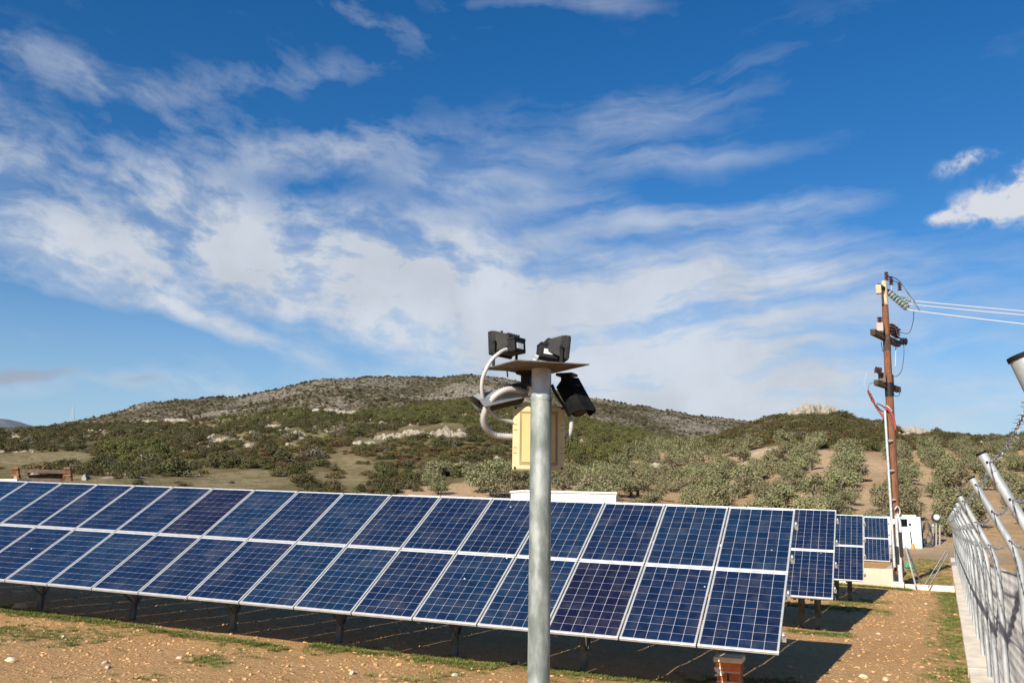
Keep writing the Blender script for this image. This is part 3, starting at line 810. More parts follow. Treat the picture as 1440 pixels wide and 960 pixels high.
# ------------------------------------------------------------------ raised bed behind the retaining wall
wall = empty('retaining_wall', (-1.75, 35.1, 0), 'low pale rendered retaining wall below the farthest panel row', 'wall')
MB().obox((-6.95, 35.15, .27), np.eye(3), (5.2, .14, .39), 0, .02).build('wall_face', M['plaster'], wall)
MB().obox((-1.89, 40.0, .26), np.eye(3), (.14, 4.7, .38), 0, .02).build('wall_return', M['plaster'], wall)
bed = bpy.data.meshes.new('raised_bed')
gx = np.linspace(-12.1, -2.02, 40); gy = np.linspace(35.28, 47, 50); GX, GY = np.meshgrid(gx, gy)
GZ = .62 + (GY - 35.28) * .004 + fbm(GX / 1.2, GY / 1.2, 71, 3) * .08
vb = np.stack([GX.ravel(), GY.ravel(), GZ.ravel()], 1)
fb = [(j * 40 + i, j * 40 + i + 1, (j + 1) * 40 + i + 1, (j + 1) * 40 + i) for j in range(49) for i in range(39)]
nb = len(vb); bm_v = [tuple(q) for q in vb]
border = list(range(40)) + [j * 40 + 39 for j in range(1, 50)] + [49 * 40 + i for i in range(38, -1, -1)] + [j * 40 for j in range(48, 0, -1)]
for k in border: bm_v.append((vb[k][0], vb[k][1], -.1))
L_ = len(border)
fb += [(border[k], border[(k + 1) % L_], nb + (k + 1) % L_, nb + k)[::-1] for k in range(L_)]
bed.from_pydata(bm_v, [], fb); bo = link_mesh('raised_bed', bed, M['ground'], None, False); tag(bo, kind='structure')

# ------------------------------------------------------------------ lamp and camera pole in the foreground
DP = 5.0
axis_t = C(761.5, 519, DP); axis = np.array([axis_t[0], axis_t[1]])
pole_gz = tz1(*axis)
ZP = axis_t[2]                                         # underside of the plate
pole = empty('steel_pole', (axis[0], axis[1], pole_gz), 'tall grey galvanised steel pole carrying floodlights and cameras in the foreground', 'pole')
b = MB(); b.tube([(axis[0], axis[1], pole_gz - .1), (axis[0], axis[1], ZP - .16)], .0585, 32); b.build('shaft', M['pole'], pole, True)
b = MB(); b.tube([(axis[0], axis[1], ZP - .165), (axis[0], axis[1], ZP - .0)], .0545, 32); b.build('neck', M['galv'], pole, True)
b = MB(); b.tube([(axis[0], axis[1], ZP - .175), (axis[0], axis[1], ZP - .158)], .0605, 32); b.build('weld_collar', M['pole'], pole, True)
def onz(px, py, z):
    r = wray(px, py); k = (z - EYE) / r[2]; return np.array([r[0] * k, r[1] * k, z])
pl = [onz(697.5, 522, ZP), onz(726, 507, ZP), onz(829, 513, ZP), onz(803, 525, ZP)]
# true rectangle from the measured near edge
e = pl[2] - pl[1]; w_ = np.linalg.norm(e); e /= w_; dq = np.array([-e[1], e[0], 0]); dep = .36
sk = e * -.10
corn = [pl[1], pl[2], pl[2] + dq * dep + sk, pl[1] + dq * dep + sk]
MB().prism(corn, (0, 0, .006)).build('top_plate', M['plate'], pole)
pcn = sum(corn) / 4
# -- floodlights
def floodlight(base, yaw, label, tilt=0, lift=.115, side=0):
    root = empty('floodlight', base, label, 'floodlight', 'floodlights on the pole plate')
    f = np.array([math.sin(yaw), math.cos(yaw), 0]); s_ = np.array([f[1], -f[0], 0]); z = np.array([0, 0, 1.0])
    f2 = f * math.cos(tilt) - z * math.sin(tilt); z2 = np.cross(s_, f2); z2 = z2 if z2[2] > 0 else -z2
    o = np.array(base) + z * lift
    MB().obox(o + f2 * .07, (s_, f2, z2), (.095, .011, .068), 0, .004).build('front_frame', M['lampblack'], root)
    MB().obox(o + f2 * .0825, (s_, f2, z2), (.084, .002, .055)).build('front_glass', M['glass'], root)
    b = MB(); ring_ = []
    for (d, hw, hh) in ((.060, .090, .064), (.03, .085, .058), (-.028, .056, .036), (-.036, .05, .03)):
        ring_.append([o + f2 * d + s_ * hw * i + z2 * (hh * k + .006) for i, k in ((-1, -1), (1, -1), (1, 1), (-1, 1))])
    vs = [q for rg in ring_ for q in rg]
    fs = [(i * 4 + j, i * 4 + (j + 1) % 4, (i + 1) * 4 + (j + 1) % 4, (i + 1) * 4 + j) for i in range(3) for j in range(4)] + [(0, 1, 2, 3), (12, 13, 14, 15)]
    b.add(vs, fs)
    for k in range(5):
        b.obox(o + f2 * (-.005) + s_ * ((k - 2) * .022) + z2 * .036, (s_, f2, z2), (.003, .034, .012))
    bd = b.build('body', M['lampblack'], root)
    tb = MB().obox(o - f2 * .022 - z2 * .03, (s_, f2, z2), (.052, .055, .036), 0, .004); tb.obox(o - f2 * .02 + z2 * .012, (s_, f2, z2), (.054, .058, .008), 0, .003)
    tbo = tb.build('terminal_box', M['black'], root)
    if side == 0: MB().obox(o - f2 * .0778 - z2 * .03, (s_, f2, z2), (.028, .0008, .016)).build('rating_label', M['label'], tbo)
    else: MB().obox(o + s_ * .0528 * side - f2 * .028 - z2 * .03, (f2, s_, z2), (.026, .0008, .014)).build('rating_label', M['label'], tbo)
    MB().cyl(o + f2 * .055 + z2 * .066, o + f2 * .055 + z2 * .082, .008, n=8).build('top_screw', M['lampblack'], root)
    br = MB()
    for sg in (-1, 1):
        br.beam(o + s_ * sg * .100 + f2 * .03, np.array(base) + s_ * sg * .100 + f * .03 + z * .004, .018, .004, s_)
        br.cyl(o + s_ * sg * .093 + f2 * .03, o + s_ * sg * .108 + f2 * .03, .009, n=8)
    br.beam(np.array(base) + s_ * -.102 + f * .03 + z * .004, np.array(base) + s_ * .102 + f * .03 + z * .004, .02, .004, z)
    br.build('bracket', M['black'], root)
    return root
zt = ZP + .007
lb = onz(714, 508, zt); lb = np.array([*C(716, 512, DP + .10)[:2], zt])
rb_ = np.array([*C(776, 510, DP + .02)[:2], zt])
head = HEAD
floodlight(lb, head + R(-50), 'left black floodlight turned away to the left on the pole plate', R(4), .155)
floodlight(rb_, head + R(80), 'right black floodlight with white label turned to the right on the pole plate', R(6), .112, 1)
# -- cameras
def bullet(p_back, p_front, rad, label, m_shell, m_body, mount_top):
    p_back = np.array(p_back); p_front = np.array(p_front)
    root = empty('security_camera', p_back, label, 'security camera', 'cameras under the pole plate')
    d = p_front - p_back; L = np.linalg.norm(d); d /= L
    s_ = np.cross(d, (0, 0, 1)); s_ /= np.linalg.norm(s_); u = np.cross(s_, d)
    n = 20
    def loop(t, k, kz=1.0): return [p_back + d * t + s_ * math.cos(2 * math.pi * i / n) * rad * k + u * math.sin(2 * math.pi * i / n) * rad * k * kz for i in range(n)]
    b = MB(); ks = [(0, .75), (.012, .95), (.03, 1), (L - .03, 1), (L - .012, .98), (L - .006, .9)]
    vs = [q for t, k in ks for q in loop(t, k)]; r6 = len(ks)
    fs = [(i * n + j, i * n + (j + 1) % n, (i + 1) * n + (j + 1) % n, (i + 1) * n + j) for i in range(r6 - 1) for j in range(n)] + [tuple(range(n)), tuple((r6 - 1) * n + j for j in range(n))]
    b.add(vs, fs); b.build('body', m_body, root, True)
    MB().tube([p_front - d * .008, p_front - d * .002], rad * .72, 20).build('lens_window', M['glass'], root, True)
    # sun shield: a folded roof over the barrel
    b = MB(); prof_ = [(-1.22, -.35), (-1.16, .55), (-.72, 1.2), (.72, 1.2), (1.16, .55), (1.22, -.35)]
    o_ = [p_back + d * -.01 + s_ * x * rad + u * y * rad for x, y in prof_]; i_ = [p_back + d * -.01 + s_ * x * rad * .94 + u * (y * rad - .004) for x, y in prof_]
    ext = [.0, .02, .045, .045, .02, .0]
    o2 = [p_back + d * (L + .012 + e_) + s_ * x * rad + u * y * rad for (x, y), e_ in zip(prof_, ext)]; i2 = [p_back + d * (L + .012 + e_) + s_ * x * rad * .94 + u * (y * rad - .004) for (x, y), e_ in zip(prof_, ext)]
    vs = o_ + o2 + i_ + i2; k = 6
    fs = [(j, j + 1, k + j + 1, k + j) for j in range(5)] + [(2 * k + j, 3 * k + j, 3 * k + j + 1, 2 * k + j + 1) for j in range(5)]
    fs += [(j, 2 * k + j, 2 * k + j + 1, j + 1) for j in range(5)] + [(k + j, k + j + 1, 3 * k + j + 1, 3 * k + j) for j in range(5)] + [(0, k, 3 * k, 2 * k), (k - 1, 3 * k - 1, 4 * k - 1, 2 * k - 1)]
    b.add(vs, fs); b.build('sun_shield', m_shell, root)
    mid = p_back + d * L * .35 + u * rad * 1.2
    mt = np.array(mount_top)
    b = MB(); b.beam(mid - u * .004, np.array((mt[0], mt[1], mt[2] - .075)), .034, .034); b.build('bracket_arm', M['black'], root)
    b = MB(); b.obox(mt - (0, 0, .04), np.eye(3), (.027, .027, .04), 0, .004); b.obox(mt - (0, 0, .008), np.eye(3), (.05, .045, .0078), 0, .002); b.build('mount', M['black'], root)
    return root
mtl = np.array([*C(741, 523, DP + .10)[:2], ZP - .001]); mtr = np.array([*C(797, 523, DP + .14)[:2], ZP - .001])
bullet(C(733, 555, DP + .14), C(677, 568, DP + .02), .050, 'left grey bullet camera with sunshield pointing left beneath the pole plate', M['camgrey'], M['black'], mtl)
bullet(C(799, 544, DP + .10), C(817, 578, DP - .03), .056, 'right shade-darkened bullet camera pointing down to the right beneath the pole plate', M['camshade'], M['camshade'], mtr)
# -- junction box behind the shaft
fw = np.array([W[0, 2], W[1, 2], 0]); fw /= np.linalg.norm(fw); rt = np.array([fw[1], -fw[0], 0])
yawb = R(1); bx_ = rt * math.cos(yawb) + fw * math.sin(yawb); by_ = np.cross((0, 0, 1), bx_)
bc = C(757, 616.5, DP + .125); BW, BH, BT = .147, .182, .060
box = empty('junction_box', bc - np.array((0, 0, BH)), 'cream plastic junction box fixed behind the grey pole', 'junction box')
bz = np.array([0, 0, 1.0])
nf = -by_                                           # towards the camera
MB().obox(bc - nf * .02, (bx_, by_, bz), (BW - .012, BT - .02, BH - .012), 0, .012).build('body', M['cream'], box)
lid = MB().obox(bc + nf * (BT - .03), (bx_, by_, bz), (BW, .012, BH), 0, .008)
for sg in (-1, 1):
    lid.obox(bc + nf * (BT - .03) + bz * (BH + .002) + bx_ * sg * .085, (bx_, by_, bz), (.018, .010, .008), 0, .004)
lid = lid.build('lid', M['cream'], box)
ft = bc + nf * (BT - .0175)
def rect_ribs(b, hx, hz, w):
    b.obox(ft + bz * hz, (bx_, by_, bz), (hx + w, .0022, w)); b.obox(ft - bz * hz, (bx_, by_, bz), (hx + w, .0022, w))
    b.obox(ft + bx_ * hx, (bx_, by_, bz), (w, .0022, hz - w)); b.obox(ft - bx_ * hx, (bx_, by_, bz), (w, .0022, hz - w))
g = MB(); rect_ribs(g, .105, .148, .0022); rect_ribs(g, .098, .140, .0012); rect_ribs(g, .070, .108, .0022)
g.build('lid_groove', M['ochre'], lid)
g = MB().obox(ft - bx_ * .0 + nf * .0, (bx_, by_, bz), (.095, .0032, .137), 0, .002); g.build('raised_panel', M['creampanel'], lid)
for i in (-1, 1):
    for k in (-1, 1): MB().cyl(ft + bx_ * i * (BW - .014) + bz * k * (BH - .014) - nf * .006, ft + bx_ * i * (BW - .014) + bz * k * (BH - .014) + nf * .003, .0065, n=10).build('screw', M['black'], lid)
g = MB()
for k in (-.085, -.055, .045, .075):
    for i in (-1, 1): g.obox(ft + bx_ * i * (BW - .014) + bz * k, (bx_, by_, bz), (.010, .0022, .0012))
g.build('hinge_mark', M['ochre'], lid)
# -- corrugated conduits
def hose(pts, rad, pitch, label, m_, name='conduit'):
    P = bez(pts, 260); Q_ = [P[0]]
    for p in P[1:]:
        if np.linalg.norm(p - Q_[-1]) >= pitch / 2: Q_.append(p)
    rr = [rad * (1.0 if i % 2 else .70) for i in range(len(Q_))]
    o = MB().tube(Q_, rr, 14).build(name, m_, None, False); o.data.polygons.foreach_set('use_smooth', [True] * len(o.data.polygons))
    tag(o, label, 'cable conduit', 'conduits feeding the junction box'); return o
d0 = DP + .06
hose([C(713, 491, DP + .03), C(704, 495, DP), C(690, 508, DP - .03), C(679, 531, DP - .04), C(678, 553, DP - .03), C(685, 573, DP), C(700, 587, d0), C(723, 594, DP + .11)], .0125, .009, 'thin pale conduit looping from the left floodlight down to the box', M['hose'])
hose([C(741, 551, DP + .12), C(728, 548, DP + .06), C(712, 548, DP + .02), C(697, 556, DP), C(685, 571, DP), C(680, 588, DP + .02), C(684, 602, DP + .05), C(697, 612, DP + .09), C(722, 614, DP + .13)], .0205, .0125, 'thick pale corrugated conduit looping from the left camera to the box', M['hose'])
hose([C(801, 584, DP + .12), C(803.5, 595, DP + .11), C(802, 607, DP + .11), C(798, 615, DP + .12), C(791, 619, DP + .14)], .015, .008, 'short grey conduit at the right side of the box', M['hosegrey'])
cab = MB().tube(bez([C(776, 541, DP - .02), C(783, 556, DP), C(794, 572, DP + .05), C(801, 585, DP + .12)], 30), .009, 8).build('cable', M['black'], None, True); tag(cab, 'black cable running from the pole neck to the right conduit', 'cable')
cab = MB().tube(bez([C(713, 511, DP + .05), C(713, 520, DP + .06), C(714, 530, DP + .07)], 12), .004, 6).build('cable_end', M['black'], None, True); tag(cab, 'short black cable end hanging below the left plate corner', 'cable')
gl = MB().cyl(C(753, 503, DP - .05), C(753, 507.5, DP - .05), .016, n=10); gl.cyl(C(752, 500, DP - .05), C(757, 502, DP - .05), .010, n=8); gl = gl.build('cable_gland', M['hosegrey'], None, True); tag(gl, 'small grey cable gland on the plate beside the right floodlight', 'cable gland')

# ------------------------------------------------------------------ utility pole
ub = np.array([-1.78, 36.35]); ugz = .62
UD = float(pix((ub[0], ub[1], 5))[2][0])
up = empty('utility_pole', (ub[0], ub[1], ugz - .05), 'brown wooden utility pole with three cross arms and glass insulators at the right', 'utility pole')
ptop = C(1243, 396, pix((ub[0], ub[1], 10.5))[2][0]); pbot = np.array([ub[0], ub[1], ugz - .4])
pb2 = C(1262.5, 800, pix((ub[0], ub[1], .6))[2][0])
def pl_at(py):                                          # point of the pole axis at a picture height
    t = (py - 396) / (800 - 396); return ptop + (pb2 - ptop) * t
b = MB(); b.tube([pl_at(430), pl_at(600), pl_at(806)], [.115, .15, .185], 16); b.build('timber_shaft', M['wood'], up, True)
b = MB(); b.tube([pl_at(395), pl_at(430)], [.105, .1145], 16); b.build('bleached_top', M['topwood'], up, True)
b = MB(); b.tube([pl_at(543), pl_at(563)], [.150, .152], 16); b.build('steel_band', M['black'], up, True)
b = MB(); b.tube([pl_at(474), pl_at(497)], [.134, .138], 16); b.build('tar_band', M['darkwood'], up, True)
def UP(px, py, dd=0.0):
    d_ = float((np.array(pl_at(py)) - (0, 0, EYE)) @ W[:, 2]); return C(px, py, d_ + dd)
def arm(pa, da, pb, db, w, m_, name='cross_arm'):
    return MB().beam(UP(*pa, da), UP(*pb, db), w, w * 1.15, (0, 0, 1), 0, .01).build(name, m_, up)
arm((1235.5, 401), -.55, (1264, 419), 1.3, .11, M['black'])
arm((1227, 466.5), -.75, (1263, 484), .95, .19, M['darkwood'])
arm((1232, 537.5), -.6, (1264, 548), .75, .18, M['darkwood'])
def insul(p, d, L, r, n, m_, name='insulator', parent=up):
    b = MB(); p = np.array(p, float); d = np.array(d, float); d /= np.linalg.norm(d); pts = []; rr = []
    for i in range(n):
        t = (i + .5) / n * L; h = L / n
        pts += [p + d * (t - h * .45), p + d * (t - h * .15), p + d * (t + h * .15), p + d * (t + h * .45)]; rr += [r * .38, r, r * .9, r * .38]
    b.tube(pts, rr, 12); return b.build(name, m_, parent, True)
zup = np.array([0, 0, 1.0])
for (x, y, dd) in ((1247, 395, 0), (1253.5, 401, .35), (1265.5, 409, .9)): insul(UP(x, y, dd), zup, .36, .085, 4, M['porcelain'], 'pin_insulator'); MB().cyl(UP(x, y + 6, dd), UP(x, y - 1, dd), .02, n=6).build('insulator_pin', M['hosegrey'], up)
strings = [((1250, 411), 0.2, (1279, 436), -.6), ((1257, 414), .7, (1281, 428), 0.3), ((1262, 418), 1.2, (1284, 423), .8)]
ends = []
for k, ((x0, y0), a0, (x1, y1), a1) in enumerate(strings):
    p = UP(x0, y0, a0); q = UP(x1, y1, a1); d = q - p; L = np.linalg.norm(d)
    st = MB().cyl(p, q, .018, n=6).build('strain_rod', M['hosegrey'], up)
    nI = 7 if k == 0 else 5
    for i in range(nI):
        c = p + d * ((i + .6) / (nI + .8)); dn = d / L
        if k == 0 or i % 1 == 0:
            MB().tube([c - dn * .05, c - dn * .02, c + dn * .02, c + dn * .05], [.03, .135 if k == 0 else .075, .125 if k == 0 else .07, .03], 12).build('glass_disc', M['glassins'], st, True)
    ends.append(q)
# fittings
MB().obox(UP(1235.5, 407, -.5), np.eye(3), (.10, .10, .17), 0, .02).build('bracket_box', M['topwood'], up)
MB().obox(UP(1237.5, 460, -.35), np.eye(3), (.12, .10, .17), 0, .02).build('fuse_base', mat('pinkish_fuse_base', (.40, .27, .23), (.48, .34, .29), 6, .6), up)
insul(UP(1237.5, 455, -.35), zup, .26, .11, 3, M['porcelain'], 'fuse_insulator')
for (x, y, dd) in ((1253, 470, .2), (1257, 473, .5), (1261, 476, .8)): insul(UP(x, y, dd), zup + np.array((.15, 0, 0)), .42, .13, 4, M['porcelain'], 'fuse_insulator')
insul(UP(1265.5, 480, .8), UP(1273, 480, .8) - UP(1265.5, 480, .8), .28, .15, 3, M['navyins'], 'surge_arrester')
MB().obox(UP(1240.5, 531, -.25), np.eye(3), (.13, .09, .19), 0, .01).build('switch_box', M['darkwood'] if 0 else M['plate'], up)
MB().obox(UP(1254.5, 535, .1), np.eye(3), (.06, .10, .22), 0, .01).build('clamp_bracket', M['black'], up)
insul(UP(1230, 519.5, -.5), UP(1238, 521, -.5) - UP(1230, 519.5, -.5), .26, .13, 3, M['porcelain'], 'surge_arrester')
def uwire(pts, rad, m_, name, dd=None):
    P = [UP(x, y, d_) for x, y, d_ in pts]; return MB().tube(bez(P, 30), rad, 6).build(name, m_, up, True)
uwire([(1248, 388, 0), (1262, 393, .3), (1276, 410, .2), (1288, 428, 0), (1294, 438, -.5)], .016, M['wiredark'], 'jumper_wire')
uwire([(1254, 394, .3), (1268, 400, .3), (1278, 414, .3), (1287, 424, .4)], .013, M['wiredark'], 'jumper_wire')
uwire([(1285, 438, -.5), (1284, 452, -.3), (1278, 468, 0), (1264, 467, .5)], .014, M['wiredark'], 'jumper_wire')
uwire([(1243, 450, 0), (1256, 448, .1), (1258, 458, .2), (1263, 472, .5)], .011, M['hosegrey'], 'jumper_wire')
uwire([(1271, 484, .8), (1271, 500, .7), (1268, 520, .5), (1262, 528, .2), (1254, 529.5, .1)], .014, M['wiredark'], 'jumper_wire')
uwire([(1260, 484, .8), (1259.5, 500, .7), (1259, 515, .6)], .017, M['hose'], 'jumper_wire')
uwire([(1239, 480, -.2), (1241, 492, -.1), (1244, 496, 0)], .013, M['wiredark'], 'jumper_wire')
uwire([(1256, 548, .3), (1258, 556, .3), (1264, 556, .4), (1266, 548, .6)], .014, M['wiredark'], 'jumper_wire')
uwire([(1231, 537, -.6), (1223, 540, -.6), (1220.5, 548, -.6)], .012, M['wiredark'], 'jumper_wire')
uwire([(1219, 525, -.6), (1215, 540, -.6), (1219.5, 549, -.6)], .009, M['hosegrey'], 'jumper_wire')
for j, off in enumerate((0, 1.6, 3.2)):
    b = MB(); P = bez([UP(1220 + off * .6, 548 + off, -.55 + .1 * j), UP(1226 + off * .5, 560 + off, -.4), UP(1232 + off * .4, 571 + off, -.25), UP(1243, 585 + off, -.2)], 24)
    b.tube(P, .03, 8); o = b.build('red_cable', M['red'], up, True)
    for t in (3, 6, 9):
        MB().tube([P[t] - (P[t + 1] - P[t]) * .12, P[t] + (P[t + 1] - P[t]) * .12], [.07, .045], 8).build('skirt', M['red'], o, True)
uwire([(1233, 567, -.3), (1240, 570, -.25), (1246, 575, -.2)], .022, M['wiredark'], 'earth_cable')
uwire([(1232, 569, -.3), (1238, 576, -.25), (1245, 580, -.2)], .022, M['wiredark'], 'earth_cable')
for off in (0, 2): uwire([(1244, 571 + off, -.22), (1251, 576 + off, -.24), (1257, 588 + off, -.24), (1259.5, 604, -.2)], .035, M['red'], 'red_cable')
uwire([(1246, 570, -.2), (1250, 573, -.24), (1254, 578, -.24)], .03, M['hose'], 'white_sleeve')
MB().tube([UP(1244.5, 578, -.24), UP(1258.0, 797, -.3)], .05, 10).build('riser_pipe', M['galv'], up, True)
for y in (619, 661, 702): MB().beam(UP(1244.5 + (y - 578) * .0616, y, -.3), UP(1253 + (y - 578) * .05, y, -.26), .03, .05).build('strap', M['galv'], up)
MB().tube(bez([UP(1258, 716, -.3), UP(1262, 711.5, -.32), UP(1265.5, 717, -.32), UP(1264, 724, -.32), UP(1259, 722, -.32)], 20), .022, 8).build('cable_loop', M['hose'], up, True)
MB().obox(UP(1257, 733, -.3), np.eye(3), (.05, .05, .1), 0, .01).build('strap', M['galv'], up)
pp = empty('steel_post', UP(1269, 825, -1.3), 'pair of thin galvanised conduit posts in front of the utility pole foot', 'post')
MB().tube([UP(1260, 724, -1.1), UP(1264.5, 796, -1.1), UP(1266.5, 826, -1.3)], .058, 10).build('conduit_post', M['galv'], pp, True)
MB().tube(bez([UP(1262, 722, -1.1), UP(1266, 740, -1.2), UP(1266.5, 790, -1.3), UP(1269, 826, -1.35)], 20), .05, 10).build('conduit_post', M['galv'], pp, True)
MB().obox(UP(1267, 765, -1.35), np.eye(3), (.06, .08, .42), 0, .02).build('insulation_wrap', M['black'], pp)
MB().obox(UP(1262, 780, -1.15), np.eye(3), (.05, .06, .3), 0, .02).build('insulation_wrap', M['black'], pp)
# conductors leaving to the right
lab = ['topmost of the three pale power lines leaving the utility pole to the right', 'middle of the three pale power lines leaving the utility pole to the right', 'lowest of the three pale power lines leaving the utility pole to the right']
for k, (q, (y1, dd)) in enumerate(zip([ends[2], ends[1], ends[0]], ((437.5, 1.2), (443, .6), (455.5, -.8)))):
    e1 = UP(1440, y1, dd); d = e1 - q
    P = [q + d * t + np.array((0, 0, -.6 * t * (6 - t) / 9 * .5)) + np.array((0, 0, .15 * t * (5 / 9 * 0 + 1) * .0)) for t in np.linspace(0, 6, 50)]
    fix = (P[8] - (q + d * (6 * 8 / 49)))[2]
    P = [p - np.array((0, 0, fix)) * (t / (6 * 8 / 49)) for p, t in zip(P, np.linspace(0, 6, 50))]
    o = MB().tube(P, .019, 6).build('power_line', M['wire'], None, True); tag(o, lab[k], 'power line', 'power lines')

# ------------------------------------------------------------------ white cabin far end, sheds and small yard things
cb = hit(1297, 776)
dcab = 62.0
def flat(px, py, z=0.05):
    r = wray(px, py); k = (z - EYE) / r[2]; return np.array([r[0] * k, r[1] * k, z])
cR = flat(1297, 777, .0) ; 
k_ = 58 / np.linalg.norm(cR[:2]); cR = np.array([cR[0], cR[1], 0.0])
DC = float((cR - (0, 0, EYE)) @ W[:, 2])
gzc = tz1(cR[0], cR[1])
zt_ = C(1297, 727, DC)[2]; zb_ = C(1297, 777, DC)[2]
xl = C(1208, 727, DC)[0]
cab = empty('white_cabin', (cR[0], cR[1], zb_), 'white metal cabin with pale blue edges behind the utility pole', 'cabin')
hC = zt_ - zb_; wC = cR[0] - xl
cx = cR[0] - wC / 2; cyC = cR[1] + 1.2
MB().box((cx, cyC, zb_ + hC / 2), (wC - .1, 2.4, hC - .1), 0).build('wall', M['white'], cab)
for xx in (cR[0] - .06, xl + .06):
    for yy in (cyC - 1.17, cyC + 1.17): MB().box((xx, yy, zb_ + hC / 2), (.18, .18, hC - .02)).build('corner_post', M['bluetrim'], cab)
for zz in (zt_ - .06, zb_ + .05):
    for yy in (cyC - 1.17, cyC + 1.17): MB().box((cx, yy, zz), (wC - .3, .16, .18)).build('edge_beam', M['bluetrim'], cab)
    MB().box((cR[0] - .06, cyC, zz), (.16, 2.1, .18)).build('edge_beam', M['bluetrim'], cab)
wn_ = MB().box((C(1268, 735, DC)[0], cyC - 1.165, C(1270, 735, DC)[2]), (.85, .05, .7)).build('window', M['black'], cab)
MB().box((C(1268, 735, DC)[0], cyC - 1.195, C(1270, 735, DC)[2]), (.7, .02, .55)).build('pane', M['glass'], wn_)
MB().box((C(1279, 737, DC)[0], cyC - 1.2, C(1279, 737, DC)[2]), (.2, .08, .16)).build('wall_lamp', M['black'], cab)
MB().box((C(1284, 752, DC)[0], cyC - 1.16, zb_ + 1.0), (.9, .03, 1.8)).build('door', M['white'], cab)
o = MB().beam((C(1283, 773, DC)[0], cyC - 1.75, zb_), (C(1279.5, 745, DC)[0], cyC - 1.28, zb_ + 1.55), .07, .07).build('leaning_pole', M['black'], None); tag(o, 'dark pole leaning against the front of the white cabin', 'pole')
o = MB().obox((C(1284, 771, DC)[0], cyC - 1.6, zb_ + .35), np.eye(3), (.13, .13, .34), 0, .08).build('orange_canister', M['orange'], None); tag(o, 'small orange canister standing at the white cabin', 'canister')
o = MB(); 
rs_ = random.Random(8)
for k in range(6): o.obox(C(1275 + k * 1.3, 786 + (k % 3) * 3, 44) * (1, 1, 0) + np.array((0, 0, .15 + .1 * (k % 2))), (np.array((.8, .6, 0)), np.array((-.6, .8, 0)), np.array((0, 0, 1.))), (.12, .10, .08), 0, .04)
o = o.build('green_hose_pile', M['green'], None); tag(o, 'small green plastic hose pile on the ground behind the utility pole', 'hose')
# pale slab lying on the cabin roof
o = MB().box((C(1277, 724, DC)[0], cyC, zt_ + .10), (.9 * 1.1, 1.2, .16), 0, 0, .02).build('roof_slab', M['plaster'], None); tag(o, 'pale slab lying on the roof of the white cabin', 'slab')
# rolled wire netting beside the cabin
wr = empty('wire_roll', C(1304, 772, DC + 1) * (1, 1, 0) + np.array((0, 0, zb_)), 'upright bundle of dark wire netting right of the white cabin', 'wire roll')
b = MB()
for k in range(5):
    c = C(1304, 752 + (k - 2) * .5, DC + 1 + k * .12)
    b.tube([c + np.array((math.cos(t) * .32, 0.05 * math.sin(3 * t), math.sin(t) * (.95 - .1 * k))) for t in np.linspace(0, 2 * math.pi, 22)], .03, 5)
    b.beam(c + np.array((-.26, 0, -.7)), c + np.array((.26, 0, .7)), .03, .03)
    b.beam(c + np.array((.28, 0, -.5 + .1 * k)), c + np.array((-.28, 0, .4)), .03, .03)
b.build('wire', M['wiredark'], wr)
# far posts
def far_post(px, y0, y1, label, headkind=None):
    g_ = flat(px, 776, 0.0); D_ = float((g_ - (0, 0, EYE)) @ W[:, 2])
    a = C(px, y1, D_); t = C(px, y0, D_); r0 = empty('yard_post', a, label, 'post')
    MB().tube([a, t], .055, 8).build('shaft', M['galv'], r0, True)
    if headkind == 'dial':
        h = MB(); h.tube([t + (0, -.14, .28), t + (0, .06, .28)], .34, 16); ho = h.build('round_head', M['black'], r0, True)
        MB().tube([t + (.05, -.16, .34), t + (.05, -.141, .34)], .22, 14).build('reflector', M['hose'], ho, True)
        MB().obox(a + np.array((0, 0, 1.0)), np.eye(3), (.10, .09, .35), 0, .03).build('switch', M['porcelain'], r0)
        MB().obox(a + np.array((0, 0, .05)), np.eye(3), (.32, .3, .12), 0, .03).build('footing', M['concrete'], r0)
    if headkind == 'cap':
        MB().tube([t + (0, 0, -.04), t + (0, 0, .12)], .12, 10).build('cap', M['galv'], r0, True)
        MB().obox(a + np.array((0, 0, (t[2] - a[2]) * .3)), np.eye(3), (.09, .08, .18), 0, .02).build('bracket', M['porcelain'], r0)
    return r0
far_post(1316.5, 733, 775, 'grey yard post with a dark round lamp head beyond the white cabin', 'dial')
far_post(1321.5, 727, 770, 'plain grey yard post just right of the round lamp head', 'cap')
far_post(1312, 739, 768, 'shortest grey yard post just left of the round lamp head', 'cap')
ek = MB().obox(flat(1325, 774, .0) + np.array((-1., 1.5, .12)), np.eye(3), (3.6, .2, .2), 0, .03).build('end_kerb', M['concrete'], None); tag(ek, 'far low concrete kerb closing the yard beyond the white cabin', 'kerb')
